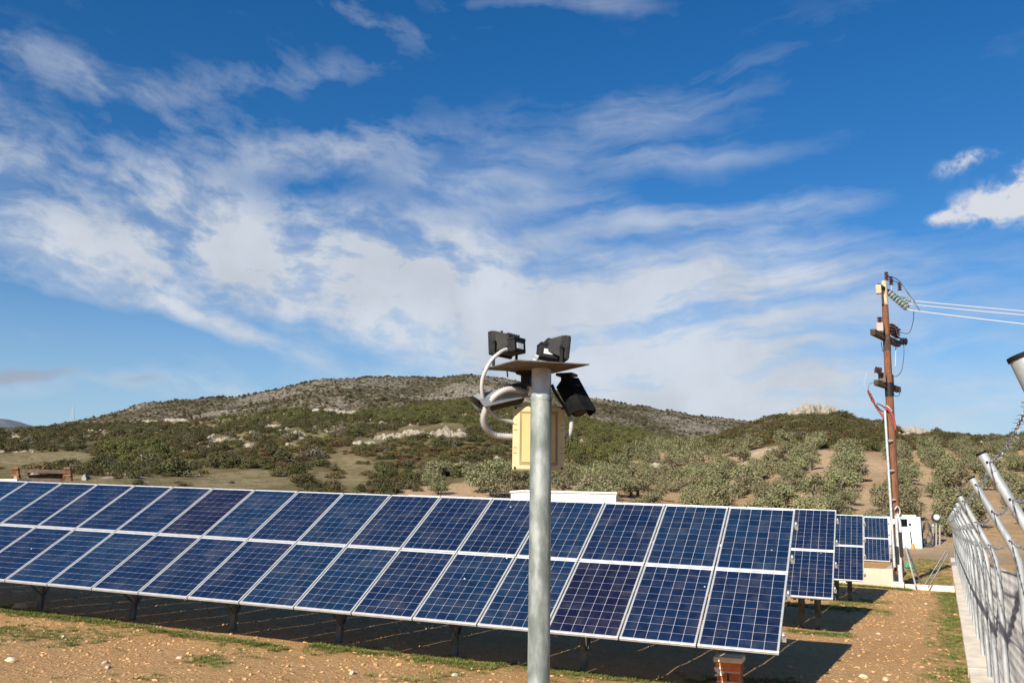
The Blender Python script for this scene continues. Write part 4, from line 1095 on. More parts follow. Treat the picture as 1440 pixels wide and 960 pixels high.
# white flat-roofed substation behind the front row
DS = 52.0
sa = C(733, 691, DS); sb_ = C(868, 693.5, DS + 1.5)
sub = empty('white_substation', (sa[0], sa[1], 0.5), 'long white flat-roofed substation whose top shows above the front panel row', 'building')
ev = sb_ - sa; ev[2] = 0; Ls = np.linalg.norm(ev); ev /= Ls; nv = np.array([-ev[1], ev[0], 0])
ctr = (sa + sb_) / 2 + nv * 1.3; zts = sa[2] + .1
MB().obox((ctr[0], ctr[1], zts / 2 - .05), (ev, nv, zup), (Ls / 2 - .06, 1.24, zts / 2 - .07)).build('wall', M['white'], sub)
MB().obox((ctr[0], ctr[1], zts - .06), (ev, nv, zup), (Ls / 2, 1.3, .06), 0, .015).build('roof', M['white'], sub)
for t in (-.62, -.1, .42):
    c = ctr - nv * 1.245 + ev * (t * Ls / 2); c[2] = zts - .42
    vo_ = MB().obox(c, (ev, nv, zup), (.5, .02, .18)).build('vent', M['white'], sub)
    MB().obox(c - nv * .022 + zup * .1, (ev, nv, zup), (.04, .015, .02)).build('latch', M['hosegrey'], vo_)
c = ctr + ev * (Ls / 2 + .16); c[2] = zts - .35
MB().obox(c, (ev, nv, zup), (.13, .5, .32), 0, .02).build('air_unit', M['hosegrey'], sub)
# rusty trestle at the far left
tr_d = 60.0
tr = empty('rusty_trestle', C(60, 676, tr_d), 'rusty steel trestle with orange legs and a dark beam at the far left', 'trestle')
for cxp in (22, 95):
    for s_ in (-5.5, 5.5):
        MB().beam(C(cxp + s_, 676, tr_d), C(cxp + s_ * .55, 657, tr_d), .16, .16).build('leg', M['rust'], tr)
    MB().beam(C(cxp - 5, 668, tr_d - .1), C(cxp + 5, 668, tr_d - .1), .1, .1).build('rung', M['rust'], tr)
    MB().beam(C(cxp - 4, 658, tr_d - .1), C(cxp + 4, 658, tr_d - .1), .12, .12).build('rung', M['rust'], tr)
MB().beam(C(32, 661.5, tr_d), C(100, 663.5, tr_d), .2, .24).build('beam', M['rustdark'], tr)
MB().beam(C(38, 673, tr_d + .4), C(88, 671, tr_d + .4), .2, .5).build('beam', M['rustdark'], tr)
o = MB().beam(C(-30, 675, 56), C(34, 675, 55.2), 1.2, .12, (0, 0, 1)).build('pale_plank', M['concrete'], None); tag(o, 'pale flat plank lying beside the rusty trestle at the left edge', 'plank')

# lattice pylon on the skyline
PD = 1300.0
pyl = empty('lattice_pylon', C(101, 592, PD), 'faint grey lattice pylon on the left skyline', 'pylon')
b = MB(); base_ = C(101, 596, PD); h = 26.0
for i in (-1, 1):
    for j in (-1, 1): b.beam(base_ + np.array((i * 2.6, j * 2.6, 0)), base_ + np.array((i * .5, j * .5, h)), .22, .22)
for k in range(6):
    z0 = h * k / 6; z1 = h * (k + 1) / 6; w0 = 2.6 - 2.1 * k / 6; w1 = 2.6 - 2.1 * (k + 1) / 6
    for sg in (-1, 1): b.beam(base_ + np.array((-w0 * sg, -w0, z0)), base_ + np.array((w1 * sg, -w1, z1)), .15, .15)
b.build('mast', M['hosegrey'], pyl)
for zz, hw in ((19, 4), (23, 3.2)): MB().beam(base_ + np.array((-hw, 0, zz)), base_ + np.array((hw, 0, zz)), .3, .3).build('cross_arm', M['hosegrey'], pyl)

# ------------------------------------------------------------------ vegetation
def leaf_mat(name, ca, cb, rand=.25, trans=.12):
    m_, t, b = base_mat(name)
    oi = t.n('ShaderNodeObjectInfo'); at = t.n('ShaderNodeAttribute'); at.attribute_name = 'tint'
    c = t.mix(at.outputs['Fac'], ca, cb)
    hs = t.n('ShaderNodeHueSaturation'); t.l(c, hs.inputs['Color'])
    t.l(t.m('MULTIPLY_ADD', oi.outputs['Random'], 2 * rand, 1 - rand), hs.inputs['Value'])
    t.l(t.m('MULTIPLY_ADD', t.m('FRACT', t.m('MULTIPLY', oi.outputs['Random'], 7.31)), .05, .475), hs.inputs['Hue'])
    t.l(hs.outputs[0], b.inputs['Base Color']); b.inputs['Roughness'].default_value = .7; b.inputs['Specular IOR Level'].default_value = .25
    return m_
LM = {'dark': leaf_mat('leaf_dark_green', (.048, .047, .016), (.100, .092, .033)),
      'olivebrown': leaf_mat('leaf_olive_brown', (.085, .068, .023), (.150, .118, .045)),
      'rust': leaf_mat('leaf_rusty_heath', (.085, .052, .022), (.140, .088, .038)),
      'grey': leaf_mat('leaf_grey_twigs', (.105, .09, .06), (.175, .150, .10)),
      'pine': leaf_mat('leaf_pine', (.060, .063, .018), (.125, .120, .036)),
      'olive': leaf_mat('leaf_olive_tree', (.115, .110, .050), (.25, .235, .122), .2),
      'grass': leaf_mat('grass_blades', (.085, .125, .022), (.24, .22, .07))}
def foliage(n, leaf, shape, seed, clumps=14, hole=.0, nverts=False):
    g_ = np.random.default_rng(seed)
    # clump centres on a dome
    C0 = []
    for _ in range(clumps):
        th = g_.uniform(0, 2 * math.pi); u = g_.uniform(-.25, 1); r_ = math.sqrt(max(0, 1 - u * u)) ; k = g_.uniform(.45, .8)
        C0.append((math.cos(th) * r_ * k, math.sin(th) * r_ * k, u * k))
    C0 = np.array(C0); R0 = g_.uniform(.28, .5, clumps)
    idx = g_.integers(0, clumps, n)
    d = g_.normal(size=(n, 3)); d /= np.linalg.norm(d, axis=1)[:, None]
    rad = R0[idx] * g_.uniform(.55, 1.08, n)
    P = C0[idx] + d * rad[:, None]
    nr_ = d * .8 + g_.normal(size=(n, 3)) * .55 + np.array([0, 0, .25]); nr_ /= np.linalg.norm(nr_, axis=1)[:, None]
    t1 = np.cross(nr_, g_.normal(size=(n, 3))); t1 /= np.linalg.norm(t1, axis=1)[:, None]; t2 = np.cross(nr_, t1)
    sz = leaf * g_.uniform(.6, 1.4, n)[:, None]
    sh = np.array(shape)
    V_ = np.stack([P - t1 * sz * .5, P + t2 * sz * .32 + nr_ * sz * .1, P + t1 * sz * .5, P - t2 * sz * .32 + nr_ * sz * .1], 1) * sh
    tint = np.clip(.5 + (g_.random(clumps)[idx] - .5) * .7 + g_.normal(size=n) * .22, 0, 1)
    return V_.reshape(-1, 3), np.arange(n * 4).reshape(-1, 4), tint
def foliage_mesh(name, m_, n, leaf, shape, seed, clumps=14, core=True, base=None):
    V_, F_, T = foliage(n, leaf, shape, seed, clumps)
    V_[:, 2] += base if base is not None else shape[2] * .35
    vs = [tuple(q) for q in V_]; fs = [tuple(int(i) for i in q) for q in F_]; tt = list(T)
    if shape[2] > 1.1:
        st = MB().tube([(0, 0, -.2), (0, 0, .8), (0, 0, 1.5)], [.09, .06, .02], 6); b0 = len(vs); vs += st.v; fs += [tuple(i + b0 for i in f) for f in st.f]; tt += [0.0] * len(st.f)
    me = bpy.data.meshes.new(name); me.from_pydata(vs, [], fs)
    at = me.attributes.new('tint', 'FLOAT', 'FACE'); at.data.foreach_set('value', np.array(tt, dtype=np.float32)); me.materials.append(m_); me.update()
    return me
SHR = {}
KINDS = [('dark', (1.0, 1.0, .85)), ('olivebrown', (1.1, 1.1, .62)), ('rust', (1.1, 1.1, .55)), ('grey', (1, 1, .8)), ('pine', (.85, .85, 1.35))]
for ki, (kn, sh) in enumerate(KINDS):
    SHR[kn] = [foliage_mesh('shrub_' + kn, LM[kn], 820, .16, sh, 100 + ki * 7 + v_, (20 if kn == 'pine' else 13) + 2 * v_) for v_ in range(3)]

ROCKS = [(1147, 571, 66, 17), (1292, 604, 58, 9), (626, 606, 52, 13), (582, 607, 40, 11), (547, 613, 36, 9), (512, 622, 40, 7), (470, 578, 60, 7), (415, 608, 26, 8), (385, 598, 22, 6), (245, 589, 30, 6),
         (305, 617, 24, 8), (205, 592, 30, 4), (135, 625, 34, 5), (22, 614, 16, 6), (352, 625, 22, 6), (925, 653, 26, 8), (1072, 635, 36, 5), (818, 622, 18, 11), (648, 652, 24, 6)]
# --- candidates on the slope
NC = 60000
aa = rng.uniform(pxaz(-160), pxaz(1600), NC); u_ = rng.random(NC)
d1v = np.interp(aa, *D1) - 4; d2v = np.interp(aa, *D2) + 6
dd_ = np.sqrt(d1v ** 2 + u_ * (d2v ** 2 - d1v ** 2))
X = np.sin(aa) * dd_; Y = np.cos(aa) * dd_; Z = tz(X, Y)
px, py, dz = pix(np.stack([X, Y, Z], 1))
grv = inpoly(px, py, GROVE); clr = ell(px, py, CLEAR)
dens = .5 + 1.5 * fbm(X / 24, Y / 24, 81, 4) + .4 * fbm(X / 6, Y / 6, 85, 2)
tnorm = (dd_ - d1v) / (d2v - d1v)
keep = (~grv) & ((clr < .35) | (rng.random(NC) < .2)) & (dens + rng.uniform(-.25, .25, NC) > .16)
keep &= ~((inpoly(px, py, BARE) | inpoly(px, py, BARE2)) & (rng.random(NC) > .07))
keep &= ell(px, py, [(a_, b_, c_ * .62, d_ * .9, 0) for a_, b_, c_, d_ in ROCKS]) < .5
# bare mouth between the grove rows and the field
keep &= ~((px > 560) & (py > 690))
kind = np.zeros(NC, int)
kn_ = fbm(X / 30, Y / 30, 91, 3) + rng.normal(0, .10, NC)
kind = np.where(kn_ < -.10, 1, np.where(kn_ < .02, 0, np.where(kn_ < .10, 2, np.where(kn_ < .16, 1, 0))))
kind = np.where(rng.random(NC) < .10, 3, kind)
PINE = [(870, 630, 105, 42, 20), (640, 568, 130, 20, -6), (700, 590, 70, 16, 0), (430, 578, 120, 12, -6), (190, 638, 50, 18, 0)]
kind = np.where((ell(px, py, PINE) > .3) & (rng.random(NC) < .75), 4, kind)
HEATH = [(1130, 612, 110, 18, 5), (560, 640, 140, 16, 4), (300, 640, 120, 16, 0), (1250, 605, 60, 10, 8)]
kind = np.where((ell(px, py, HEATH) > .3) & (kind != 4) & (rng.random(NC) < .5), np.where(rng.random(NC) < .5, 2, 1), kind)
scl = rng.gamma(3, .15, NC) + .28
scl = np.clip(scl, .35, 1.9) * np.where(kind == 4, .92, 1.0) * np.where(kind == 2, .85, 1)
# sky line keeps its outline
scl *= np.where(tnorm > .96, .75, 1)
ii = np.nonzero(keep)[0]
app = scl[ii] / dd_[ii] * np.where((px[ii] > 0) & (px[ii] < 1440) & (dz[ii] > 0), 1, .01)
order = ii[np.argsort(-app)]
solo = order[:280]; rest = order[280:]
NMS = ['dark green rounded', 'olive brown low', 'rusty brown heath', 'grey twiggy', 'bright green young pine']
ORD = ['leftmost', 'second', 'third', 'fourth', 'fifth', 'sixth', 'seventh', 'eighth', 'ninth', 'tenth', 'eleventh', 'twelfth', 'thirteenth', 'fourteenth', 'fifteenth', 'sixteenth', 'seventeenth', 'eighteenth', 'nineteenth', 'twentieth'] + ['twenty ' + q for q in 'first second third fourth fifth sixth seventh eighth ninth'.split()] + ['thirtieth'] + ['thirty ' + q for q in 'first second third fourth fifth sixth seventh eighth ninth'.split()] + ['fortieth'] + ['forty ' + q for q in 'first second third fourth fifth sixth seventh eighth ninth'.split()]
ZX = [(90, 'far left'), (200, 'left of the round clearing'), (330, 'around the round clearing'), (450, 'right of the clearing'), (540, 'left of the pale rocks'), (640, 'around the pale rocks'), (745, 'left of the lamp pole'), (830, 'right of the junction box'),
      (930, 'in the dip'), (1030, 'left of the knoll'), (1110, 'on the knoll left side'), (1180, 'below the knoll crag'), (1250, 'beside the utility pole'), (1340, 'under the pale cliff'), (9999, 'above the fence')]
def where_txt(x, y):
    h = 'low' if y > 640 else ('half way up' if y > 605 else 'high')
    return h + ' ' + next(t for lim, t in ZX if x < lim)
ZONE = {}
for k in solo: ZONE.setdefault((int(kind[k]), where_txt(px[k], py[k])), []).append(k)
LBL = {}
for (kd, wtx), L_z in ZONE.items():
    L_z.sort(key=lambda k: px[k])
    for n_, k in enumerate(L_z):
        nm = NMS[kd] + ('' if kd == 4 else ' shrub')
        if len(L_z) == 1: LBL[k] = 'lone ' + nm + ' ' + wtx + ' on the slope'
        elif n_ == 0: LBL[k] = 'leftmost ' + nm + ' ' + wtx + ' on the slope'
        elif n_ < 49: LBL[k] = ORD[n_] + ' ' + nm + ' from left, ' + wtx
        else: LBL[k] = nm + ' in the thick growth ' + wtx
FIRST = {}
for k in solo:
    kn = KINDS[kind[k]][0]; v_ = int(rng.integers(0, 3))
    o = bpy.data.objects.new('shrub' if kind[k] != 4 else 'young_pine', SHR[kn][v_]); COL.objects.link(o)
    o.location = (X[k], Y[k], Z[k] - .15); s = float(scl[k]); o.scale = (s * rng.uniform(.9, 1.25), s * rng.uniform(.9, 1.25), s * rng.uniform(.8, 1.1)); o.rotation_euler = (0, 0, rng.uniform(0, 6.28))
    tag(o, LBL[k], 'shrub' if kind[k] != 4 else 'tree', 'shrubs on the scrub slope')
    FIRST.setdefault((kn, v_), o)

def scatter(name, pts, sc, rot, src, label):
    me = bpy.data.meshes.new(name); me.from_pydata([tuple(map(float, q)) for q in pts], [], [])
    a = me.attributes.new('scl', 'FLOAT_VECTOR', 'POINT'); a.data.foreach_set('vector', np.asarray(sc, dtype=np.float32).ravel())
    a = me.attributes.new('rot', 'FLOAT_VECTOR', 'POINT'); a.data.foreach_set('vector', np.asarray(rot, dtype=np.float32).ravel())
    o = bpy.data.objects.new(name, me); COL.objects.link(o)
    g_ = bpy.data.node_groups.new(name + '_points', 'GeometryNodeTree')
    g_.interface.new_socket('Geometry', in_out='INPUT', socket_type='NodeSocketGeometry'); g_.interface.new_socket('Geometry', in_out='OUTPUT', socket_type='NodeSocketGeometry')
    gi = g_.nodes.new('NodeGroupInput'); go = g_.nodes.new('NodeGroupOutput'); ip = g_.nodes.new('GeometryNodeInstanceOnPoints')
    ob = g_.nodes.new('GeometryNodeObjectInfo'); ob.inputs['Object'].default_value = src; ob.transform_space = 'ORIGINAL'; ob.inputs['As Instance'].default_value = True
    na = g_.nodes.new('GeometryNodeInputNamedAttribute'); na.data_type = 'FLOAT_VECTOR'; na.inputs['Name'].default_value = 'scl'
    nb_ = g_.nodes.new('GeometryNodeInputNamedAttribute'); nb_.data_type = 'FLOAT_VECTOR'; nb_.inputs['Name'].default_value = 'rot'
    L = g_.links.new
    L(gi.outputs[0], ip.inputs['Points']); L(ob.outputs['Geometry'], ip.inputs['Instance']); L(na.outputs['Attribute'], ip.inputs['Scale']); L(nb_.outputs['Attribute'], ip.inputs['Rotation']); L(ip.outputs[0], go.inputs[0])
    md = o.modifiers.new('points', 'NODES'); md.node_group = g_
    return tag(o, label, None, None, 'stuff')
def inst(name, P, s, src, label, sq=.2, tilt=0):
    n = len(P); g_ = np.random.default_rng(len(name) + n)
    sc = np.stack([s * g_.uniform(1 - sq, 1 + sq, n), s * g_.uniform(1 - sq, 1 + sq, n), s * g_.uniform(1 - sq, 1 + sq, n)], 1)
    rot = np.stack([g_.uniform(-tilt, tilt, n), g_.uniform(-tilt, tilt, n), g_.uniform(0, 6.28, n)], 1)
    return scatter(name, P, sc, rot, src, label)
vr = rng.integers(0, 3, NC)
SN = {'dark': 'dark_scrub', 'olivebrown': 'olive_brown_scrub', 'rust': 'rusty_heath', 'grey': 'grey_scrub', 'pine': 'young_pine_wood'}
for ki, (kn, _) in enumerate(KINDS):
    for v_ in range(3):
        src = FIRST.get((kn, v_)) or next((o for (a, b_), o in FIRST.items() if a == kn), None)
        sel = [k for k in rest if kind[k] == ki and vr[k] == v_]
        if src is None or not sel: continue
        sel = np.array(sel)
        inst(SN[kn], np.stack([X[sel], Y[sel], Z[sel] - .15], 1), scl[sel], src, f'{NMS[ki]} growth covering the hillside')
# scrub on the mountain
NMn = 26000
a2 = rng.uniform(pxaz(-100), pxaz(1250), NMn); d2_ = rng.uniform(560, 1012, NMn)
X2 = np.sin(a2) * d2_; Y2 = np.cos(a2) * d2_; Z2 = tz(X2, Y2)
kp = fbm(X2 / 70, Y2 / 70, 95, 4) + rng.uniform(-.3, .3, NMn) > -.06
sc2 = rng.gamma(3, .22, NMn) + .35
src = FIRST.get(('dark', 0)) or list(FIRST.values())[0]
srcb = next((o for (a, b_), o in FIRST.items() if a == 'olivebrown'), src)
s1 = kp & (rng.random(NMn) < .5); s2 = kp & ~s1
inst('mountain_scrub', np.stack([X2, Y2, Z2 - .2], 1)[s1], sc2[s1], src, 'dark scrub dotted over the grey mountain')
inst('mountain_scrub', np.stack([X2, Y2, Z2 - .2], 1)[s2], sc2[s2], srcb, 'olive scrub dotted over the grey mountain')
# trees along the mountain crest
ca_ = np.array([pxaz(q) for q in rng.choice(np.concatenate([np.linspace(270, 320, 25), np.linspace(430, 460, 14), np.linspace(500, 545, 40), np.linspace(560, 600, 16), np.linspace(330, 430, 30), np.linspace(640, 660, 4), np.linspace(850, 1000, 26)]), 150)])
Xc = np.sin(ca_) * 995; Yc = np.cos(ca_) * 995
inst('crest_trees', np.stack([Xc, Yc, tz(Xc, Yc) - .5], 1), rng.uniform(1.0, 2.4, len(ca_)), src, 'small dark trees along the mountain crest')

# --- olive grove
gd = wray(1261, 540)[:2]; gd /= np.linalg.norm(gd); gp = np.array([gd[1], -gd[0]])
bare = sorted([float(hit(*q)[:2] @ gp) for q in ((1131, 707), (1218, 707), (1298, 707))])
sp = (bare[2] - bare[0]) / 2; o0_ = bare[1] + sp / 2
bark = mat('olive_bark', (.10, .08, .06), (.18, .15, .11), 6, .9, 0, .2)
CROWN = [foliage_mesh('crown', LM['olive'], 1200, .13, (1, 1, .82), 300 + k, 18 + k, base=.78) for k in range(4)]
TRK = []
for k in range(2):
    b = MB(); r_ = random.Random(k)
    b.tube([(0, 0, -.2), (.04, .02, .25), (.0, .05, .55)], [.16, .12, .10], 8)
    for j in range(4):
        t = j * 1.57 + r_.uniform(-.4, .4); b.tube([(0, .04, .45), (math.cos(t) * .25, math.sin(t) * .25, .8), (math.cos(t) * .5, math.sin(t) * .5, 1.15)], [.08, .055, .02], 6)
    me = bpy.data.meshes.new('trunk'); me.from_pydata(b.v, [], b.f); me.materials.append(bark); me.update(); TRK.append(me)
cand = []
for ri in range(-16, 12):
    off = o0_ + ri * sp
    for t in np.arange(40, 220, 2.2):
        p = gd * (t + rng.uniform(-.7, .7)) + gp * (off + rng.normal(0, .8 if ri > -4 else 1.7))
        x, y = p; z = tz1(x, y); ax_, ay_, az_ = [float(q[0]) for q in pix((x, y, z))]
        if az_ < 1 or not inpoly(np.array([ax_]), np.array([ay_]), GROVE)[0]: continue
        if math.hypot(x, y) < 66: continue
        if ax_ < 900 and rng.random() < .05: continue
        if rng.random() < .02: continue
        cand.append((math.hypot(x, y), x, y, z, ri, ax_, ay_))
cand.sort()
vis = [c for c in cand if -60 < c[5] < 1500]
upx = (1255 - 0)
ROWPX = {}
for ri in range(-16, 12):
    q = gd * 100 + gp * (o0_ + ri * sp); ROWPX[ri] = float(pix((q[0], q[1], tz1(*q)))[0][0])
lefts = sorted([r_ for r_ in ROWPX if ROWPX[r_] < upx - 25], key=lambda r_: -ROWPX[r_]); rights = sorted([r_ for r_ in ROWPX if ROWPX[r_] > upx + 25], key=lambda r_: ROWPX[r_])
ORW = ['first'] + ORD[1:]
def rowtxt(ri):
    if ri in lefts: return ORW[lefts.index(ri)] + ' grove row left of the utility pole'
    if ri in rights: return ORW[rights.index(ri)] + ' grove row right of the utility pole'
    return 'grove row right behind the utility pole'
CNT = {}
extra = []
for n_, (dist_, x, y, z, ri, ax_, ay_) in enumerate(vis):
    s = rng.uniform(.85, 1.85)
    if n_ >= 300: extra.append((x, y, z, s)); continue
    c_ = CNT[ri] = CNT.get(ri, 0) + 1
    lbl = ('nearest' if c_ == 1 else ORW[min(c_ - 1, 48)]) + ' olive tree up the ' + rowtxt(ri) if c_ < 50 else 'far small olive tree in the ' + rowtxt(ri)
    e_ = empty('olive_tree', (x, y, z - .05), lbl, 'olive tree', 'olive trees in the grove'); e_.scale = (s, s * rng.uniform(.9, 1.1), s * rng.uniform(.85, 1.1)); e_.rotation_euler = (0, 0, rng.uniform(0, 6.28))
    child('trunk', TRK[n_ % 2], e_); co_ = child('crown', CROWN[int(rng.integers(0, 4))], e_)
    if n_ == 0: crown_src = co_
if extra:
    ex = np.array(extra); inst('far_olive_trees', ex[:, :3], ex[:, 3], crown_src, 'far olive trees at the top of the grove')

# ------------------------------------------------------------------ rock outcrops
rockm, t_, b_ = base_mat('pale_limestone')
co = t_.n('ShaderNodeNewGeometry').outputs['Position']
rc = t_.mix(t_.ramp(t_.noise(co, .8, 6, .65), .35, .65), (.29, .25, .19), (.40, .35, .28)); rc = t_.mix(t_.m('MULTIPLY', t_.ramp(t_.noise(co, 1.6, 7, .75), .48, .6), .85), rc, (.13, .115, .085))
t_.l(rc, b_.inputs['Base Color']); b_.inputs['Roughness'].default_value = .95
bp_ = t_.n('ShaderNodeBump'); bp_.inputs['Strength'].default_value = .8; bp_.inputs['Distance'].default_value = .4; t_.l(t_.noise(co, 1.8, 7, .7), bp_.inputs['Height']); t_.l(bp_.outputs[0], b_.inputs['Normal'])
def boulder_mesh(seed, sub=2, jag=.45):
    bm = bmesh.new(); bmesh.ops.create_icosphere(bm, subdivisions=sub, radius=1); r_ = np.random.default_rng(seed); off = r_.uniform(0, 50, 3)
    for v_ in bm.verts:
        c = v_.co; k = 1 + jag * 2 * float(fbm(np.array([c.x * 1.4 + off[0] + c.z]), np.array([c.y * 1.4 + off[1] - c.z * .7]), seed, 3)[0]); v_.co = c * k
    for _ in range(4):                  # planed faces
        n = Vector(r_.normal(size=3)).normalized()
        for v_ in bm.verts:
            q = v_.co.dot(n)
            if q > .72: v_.co -= n * (q - .72)
    me = bpy.data.meshes.new('boulder'); bm.to_mesh(me); bm.free(); return me
BOUL = [boulder_mesh(k, 3) for k in range(5)]
for m_ in BOUL: m_.materials.append(rockm)
def outcrop(px0, py0, wpx, hpx, n, label, rot=0, dz_=0, at=None):
    h_ = hit(px0, py0 + hpx * .5) if at is None else at
    D_ = float((h_ - (0, 0, EYE)) @ W[:, 2]); wm = wpx / FPX * D_; hm = hpx / FPX * D_
    root = empty('rock_outcrop', h_, label, 'rock', 'pale rock outcrops on the slope')
    n = n + 4; rg = np.random.default_rng(int(px0 + py0)); rt_ = np.array([W[0, 0], W[1, 0]]); rt_ /= np.linalg.norm(rt_)
    for k in range(n):
        t = (k + .5) / n - .5 + rg.uniform(-.3, .3) / n
        p = h_[:2] + rt_ * t * wm + np.array([-rt_[1], rt_[0]]) * rg.uniform(-.2, .3) * hm
        z = tz1(*p); s = hm * rg.uniform(.5, .85) * (1 - .5 * abs(t) * 1.2)
        o = child('boulder', BOUL[int(rg.integers(0, 5))], root)
        o.location = (p[0] - h_[0], p[1] - h_[1], z - h_[2] + s * .15 + t * wm * math.tan(R(-rot)) * 0)
        ww = wm / n
        o.scale = (ww * rg.uniform(.9, 1.7), max(ww * .6, s * .7), s); o.rotation_euler = (rg.uniform(-.2, .2), rg.uniform(-.2, .2), math.atan2(rt_[1], rt_[0]) + rg.uniform(-.3, .3))
    return root
# the knoll's crag stands on the crest
ck = np.array([np.sin(pxaz(1147)), np.cos(pxaz(1147))]) * (np.interp(pxaz(1147), *D2) - 3)
outcrop(1147, 571, 66, 17, 8, 'pale rocky crag on top of the knoll at the right', at=np.array([ck[0], ck[1], tz1(*ck)]))
outcrop(1292, 604, 58, 9, 7, 'long pale cliff edge on the skyline right of the utility pole')
outcrop(626, 606, 52, 13, 6, 'broad pale rock band left of the junction box')
outcrop(582, 607, 40, 11, 5, 'pale rocks next to the broad rock band on its left')
outcrop(547, 613, 36, 9, 5, 'third pale rock cluster further left along the rock band')
outcrop(512, 622, 40, 7, 5, 'low pale rocks at the left end of the rock band')
outcrop(470, 578, 60, 7, 7, 'pale stones high on the slope above the rock band')
outcrop(415, 608, 26, 8, 4, 'isolated pale rocks half way up left of the rock band')
outcrop(385, 598, 22, 6, 4, 'small pale rocks in the scrub left of the isolated rocks')
outcrop(245, 589, 30, 6, 4, 'pale ledge high on the left slope')
outcrop(305, 617, 24, 8, 4, 'pale stones in the scrub of the left slope')
outcrop(297, 628, 12, 6, 2, 'two pale stones below the left slope stones')
outcrop(205, 592, 30, 4, 4, 'thin pale ledge next to the higher left ledge')
outcrop(135, 625, 34, 5, 5, 'low pale stones at the left among dark scrub')
outcrop(22, 614, 16, 6, 3, 'pale boulder at the far left edge of the slope')
outcrop(30, 622, 40, 4, 5, 'thin pale stone line at the far left edge')
outcrop(352, 625, 22, 6, 3, 'pale stones left of the cream box, below the clearing')
outcrop(925, 653, 26, 8, 4, 'pinkish bare rock patch in the dip right of the lamp pole')
outcrop(1072, 635, 36, 5, 5, 'low pale ledge at the foot of the knoll')
outcrop(1040, 637, 14, 4, 2, 'small pale stones left of the knoll foot ledge')
outcrop(818, 622, 18, 11, 3, 'pinkish rocks right of the junction box')
outcrop(648, 652, 24, 6, 3, 'pale stones low on the slope left of the lamp pole')
outcrop(600, 665, 18, 4, 3, 'few pale stones at the slope foot')
# small loose rocks on the slope
sel = np.nonzero((~grv) & (fbm(X / 30, Y / 30, 131, 3) + rng.uniform(-.15, .15, NC) > .12))[0][:1400]
rsrc = bpy.data.objects.new('boulder_stone', BOUL[2]); COL.objects.link(rsrc); hb_ = hit(700, 648); rsrc.location = hb_; rsrc.scale = (.9, .9, .6); tag(rsrc, 'lone pale boulder in the scrub left of the cream box', 'rock')
P_ = np.stack([X[sel], Y[sel], Z[sel]], 1)
n = len(sel); scatter('loose_rocks', P_, np.stack([rng.uniform(.2, .95, n), rng.uniform(.2, .8, n), rng.uniform(.15, .5, n)], 1), np.stack([rng.uniform(-.3, .3, n), rng.uniform(-.3, .3, n), rng.uniform(0, 6.3, n)], 1), rsrc, 'pale loose rocks scattered over the slope')

# ------------------------------------------------------------------ stones and grass on the field
pebm = mat('pebble', (.42, .215, .082), (.55, .35, .175), 3, .95, 0, .2, rand=.25)
whitestone = mat('pale_stone', (.46, .36, .24), (.58, .48, .36), 5, .9, 0, .2)
PB = boulder_mesh(40, 1, .5); PB.materials.append(pebm)
WS = boulder_mesh(43, 2, .5); WS.materials.append(whitestone)
def gpt(px_, py_):
    r = wray(px_, py_); k = -EYE / (r[2] - SL * r[0]); p = r * k; return np.array([p[0], p[1], tz1(p[0], p[1])])
SPOT = [(1214, 952, .055), (1246, 957, .06), (88, 895, .045), (148, 931, .04), (15, 928, .06), (152, 937, .045), (252, 925, .035), (495, 946, .05), (545, 913, .05), (1302, 850, .045), (28, 856, .11), (1235, 890, .035), (640, 950, .05)]
for k, (a, b2, s) in enumerate(SPOT):
    p = gpt(a, b2); o = bpy.data.objects.new('stone', WS); COL.objects.link(o); o.location = p + np.array((0, 0, s * .25)); o.scale = (s * 1.2, s * .9, s * .6); o.rotation_euler = (0, 0, k * 1.7)
    zone = 'dirt at bottom left before the panels' if a < 420 else 'dirt strip around the lamp pole foot' if a < 1000 else 'dirt path between panel ends and fence'
    zc_ = globals().setdefault('ZC', {}); zc_.setdefault(zone, [q for q in sorted(SPOT) if ('bottom' in zone) == (q[0] < 420) and ('path' in zone) == (q[0] >= 1000)]); k_i = zc_[zone].index((a, b2, s))
    tag(o, ORD[k_i] + ' pale stone' + (' from left' if k_i else '') + ' on the ' + zone, 'stone', 'pale stones on the dirt')
peb0 = bpy.data.objects.new('pebble', PB); COL.objects.link(peb0); p = gpt(1250, 930); peb0.location = p; peb0.scale = (.04, .035, .025); tag(peb0, 'tan pebble on the middle of the dirt path by the fence', 'stone')
n = 42000
xx = rng.uniform(-20, .15, n); yy = 7.2 + 29 * rng.random(n) ** 1.6
kk = fbm(xx / 1.5, yy / 1.5, 141, 3) + rng.uniform(-.3, .3, n) > -.08
xx, yy = xx[kk], yy[kk]; n = len(xx); zz = tz(xx, yy); sz = np.clip(rng.lognormal(-4.35, .55, n), .006, .042)
scatter('gravel', np.stack([xx, yy, zz], 1), np.stack([sz * rng.uniform(.8, 1.5, n), sz * rng.uniform(.7, 1.2, n), sz * rng.uniform(.4, .9, n)], 1), np.stack([rng.uniform(-.4, .4, n), rng.uniform(-.4, .4, n), rng.uniform(0, 6.3, n)], 1), peb0, 'small stones and clods strewn over the dirt')

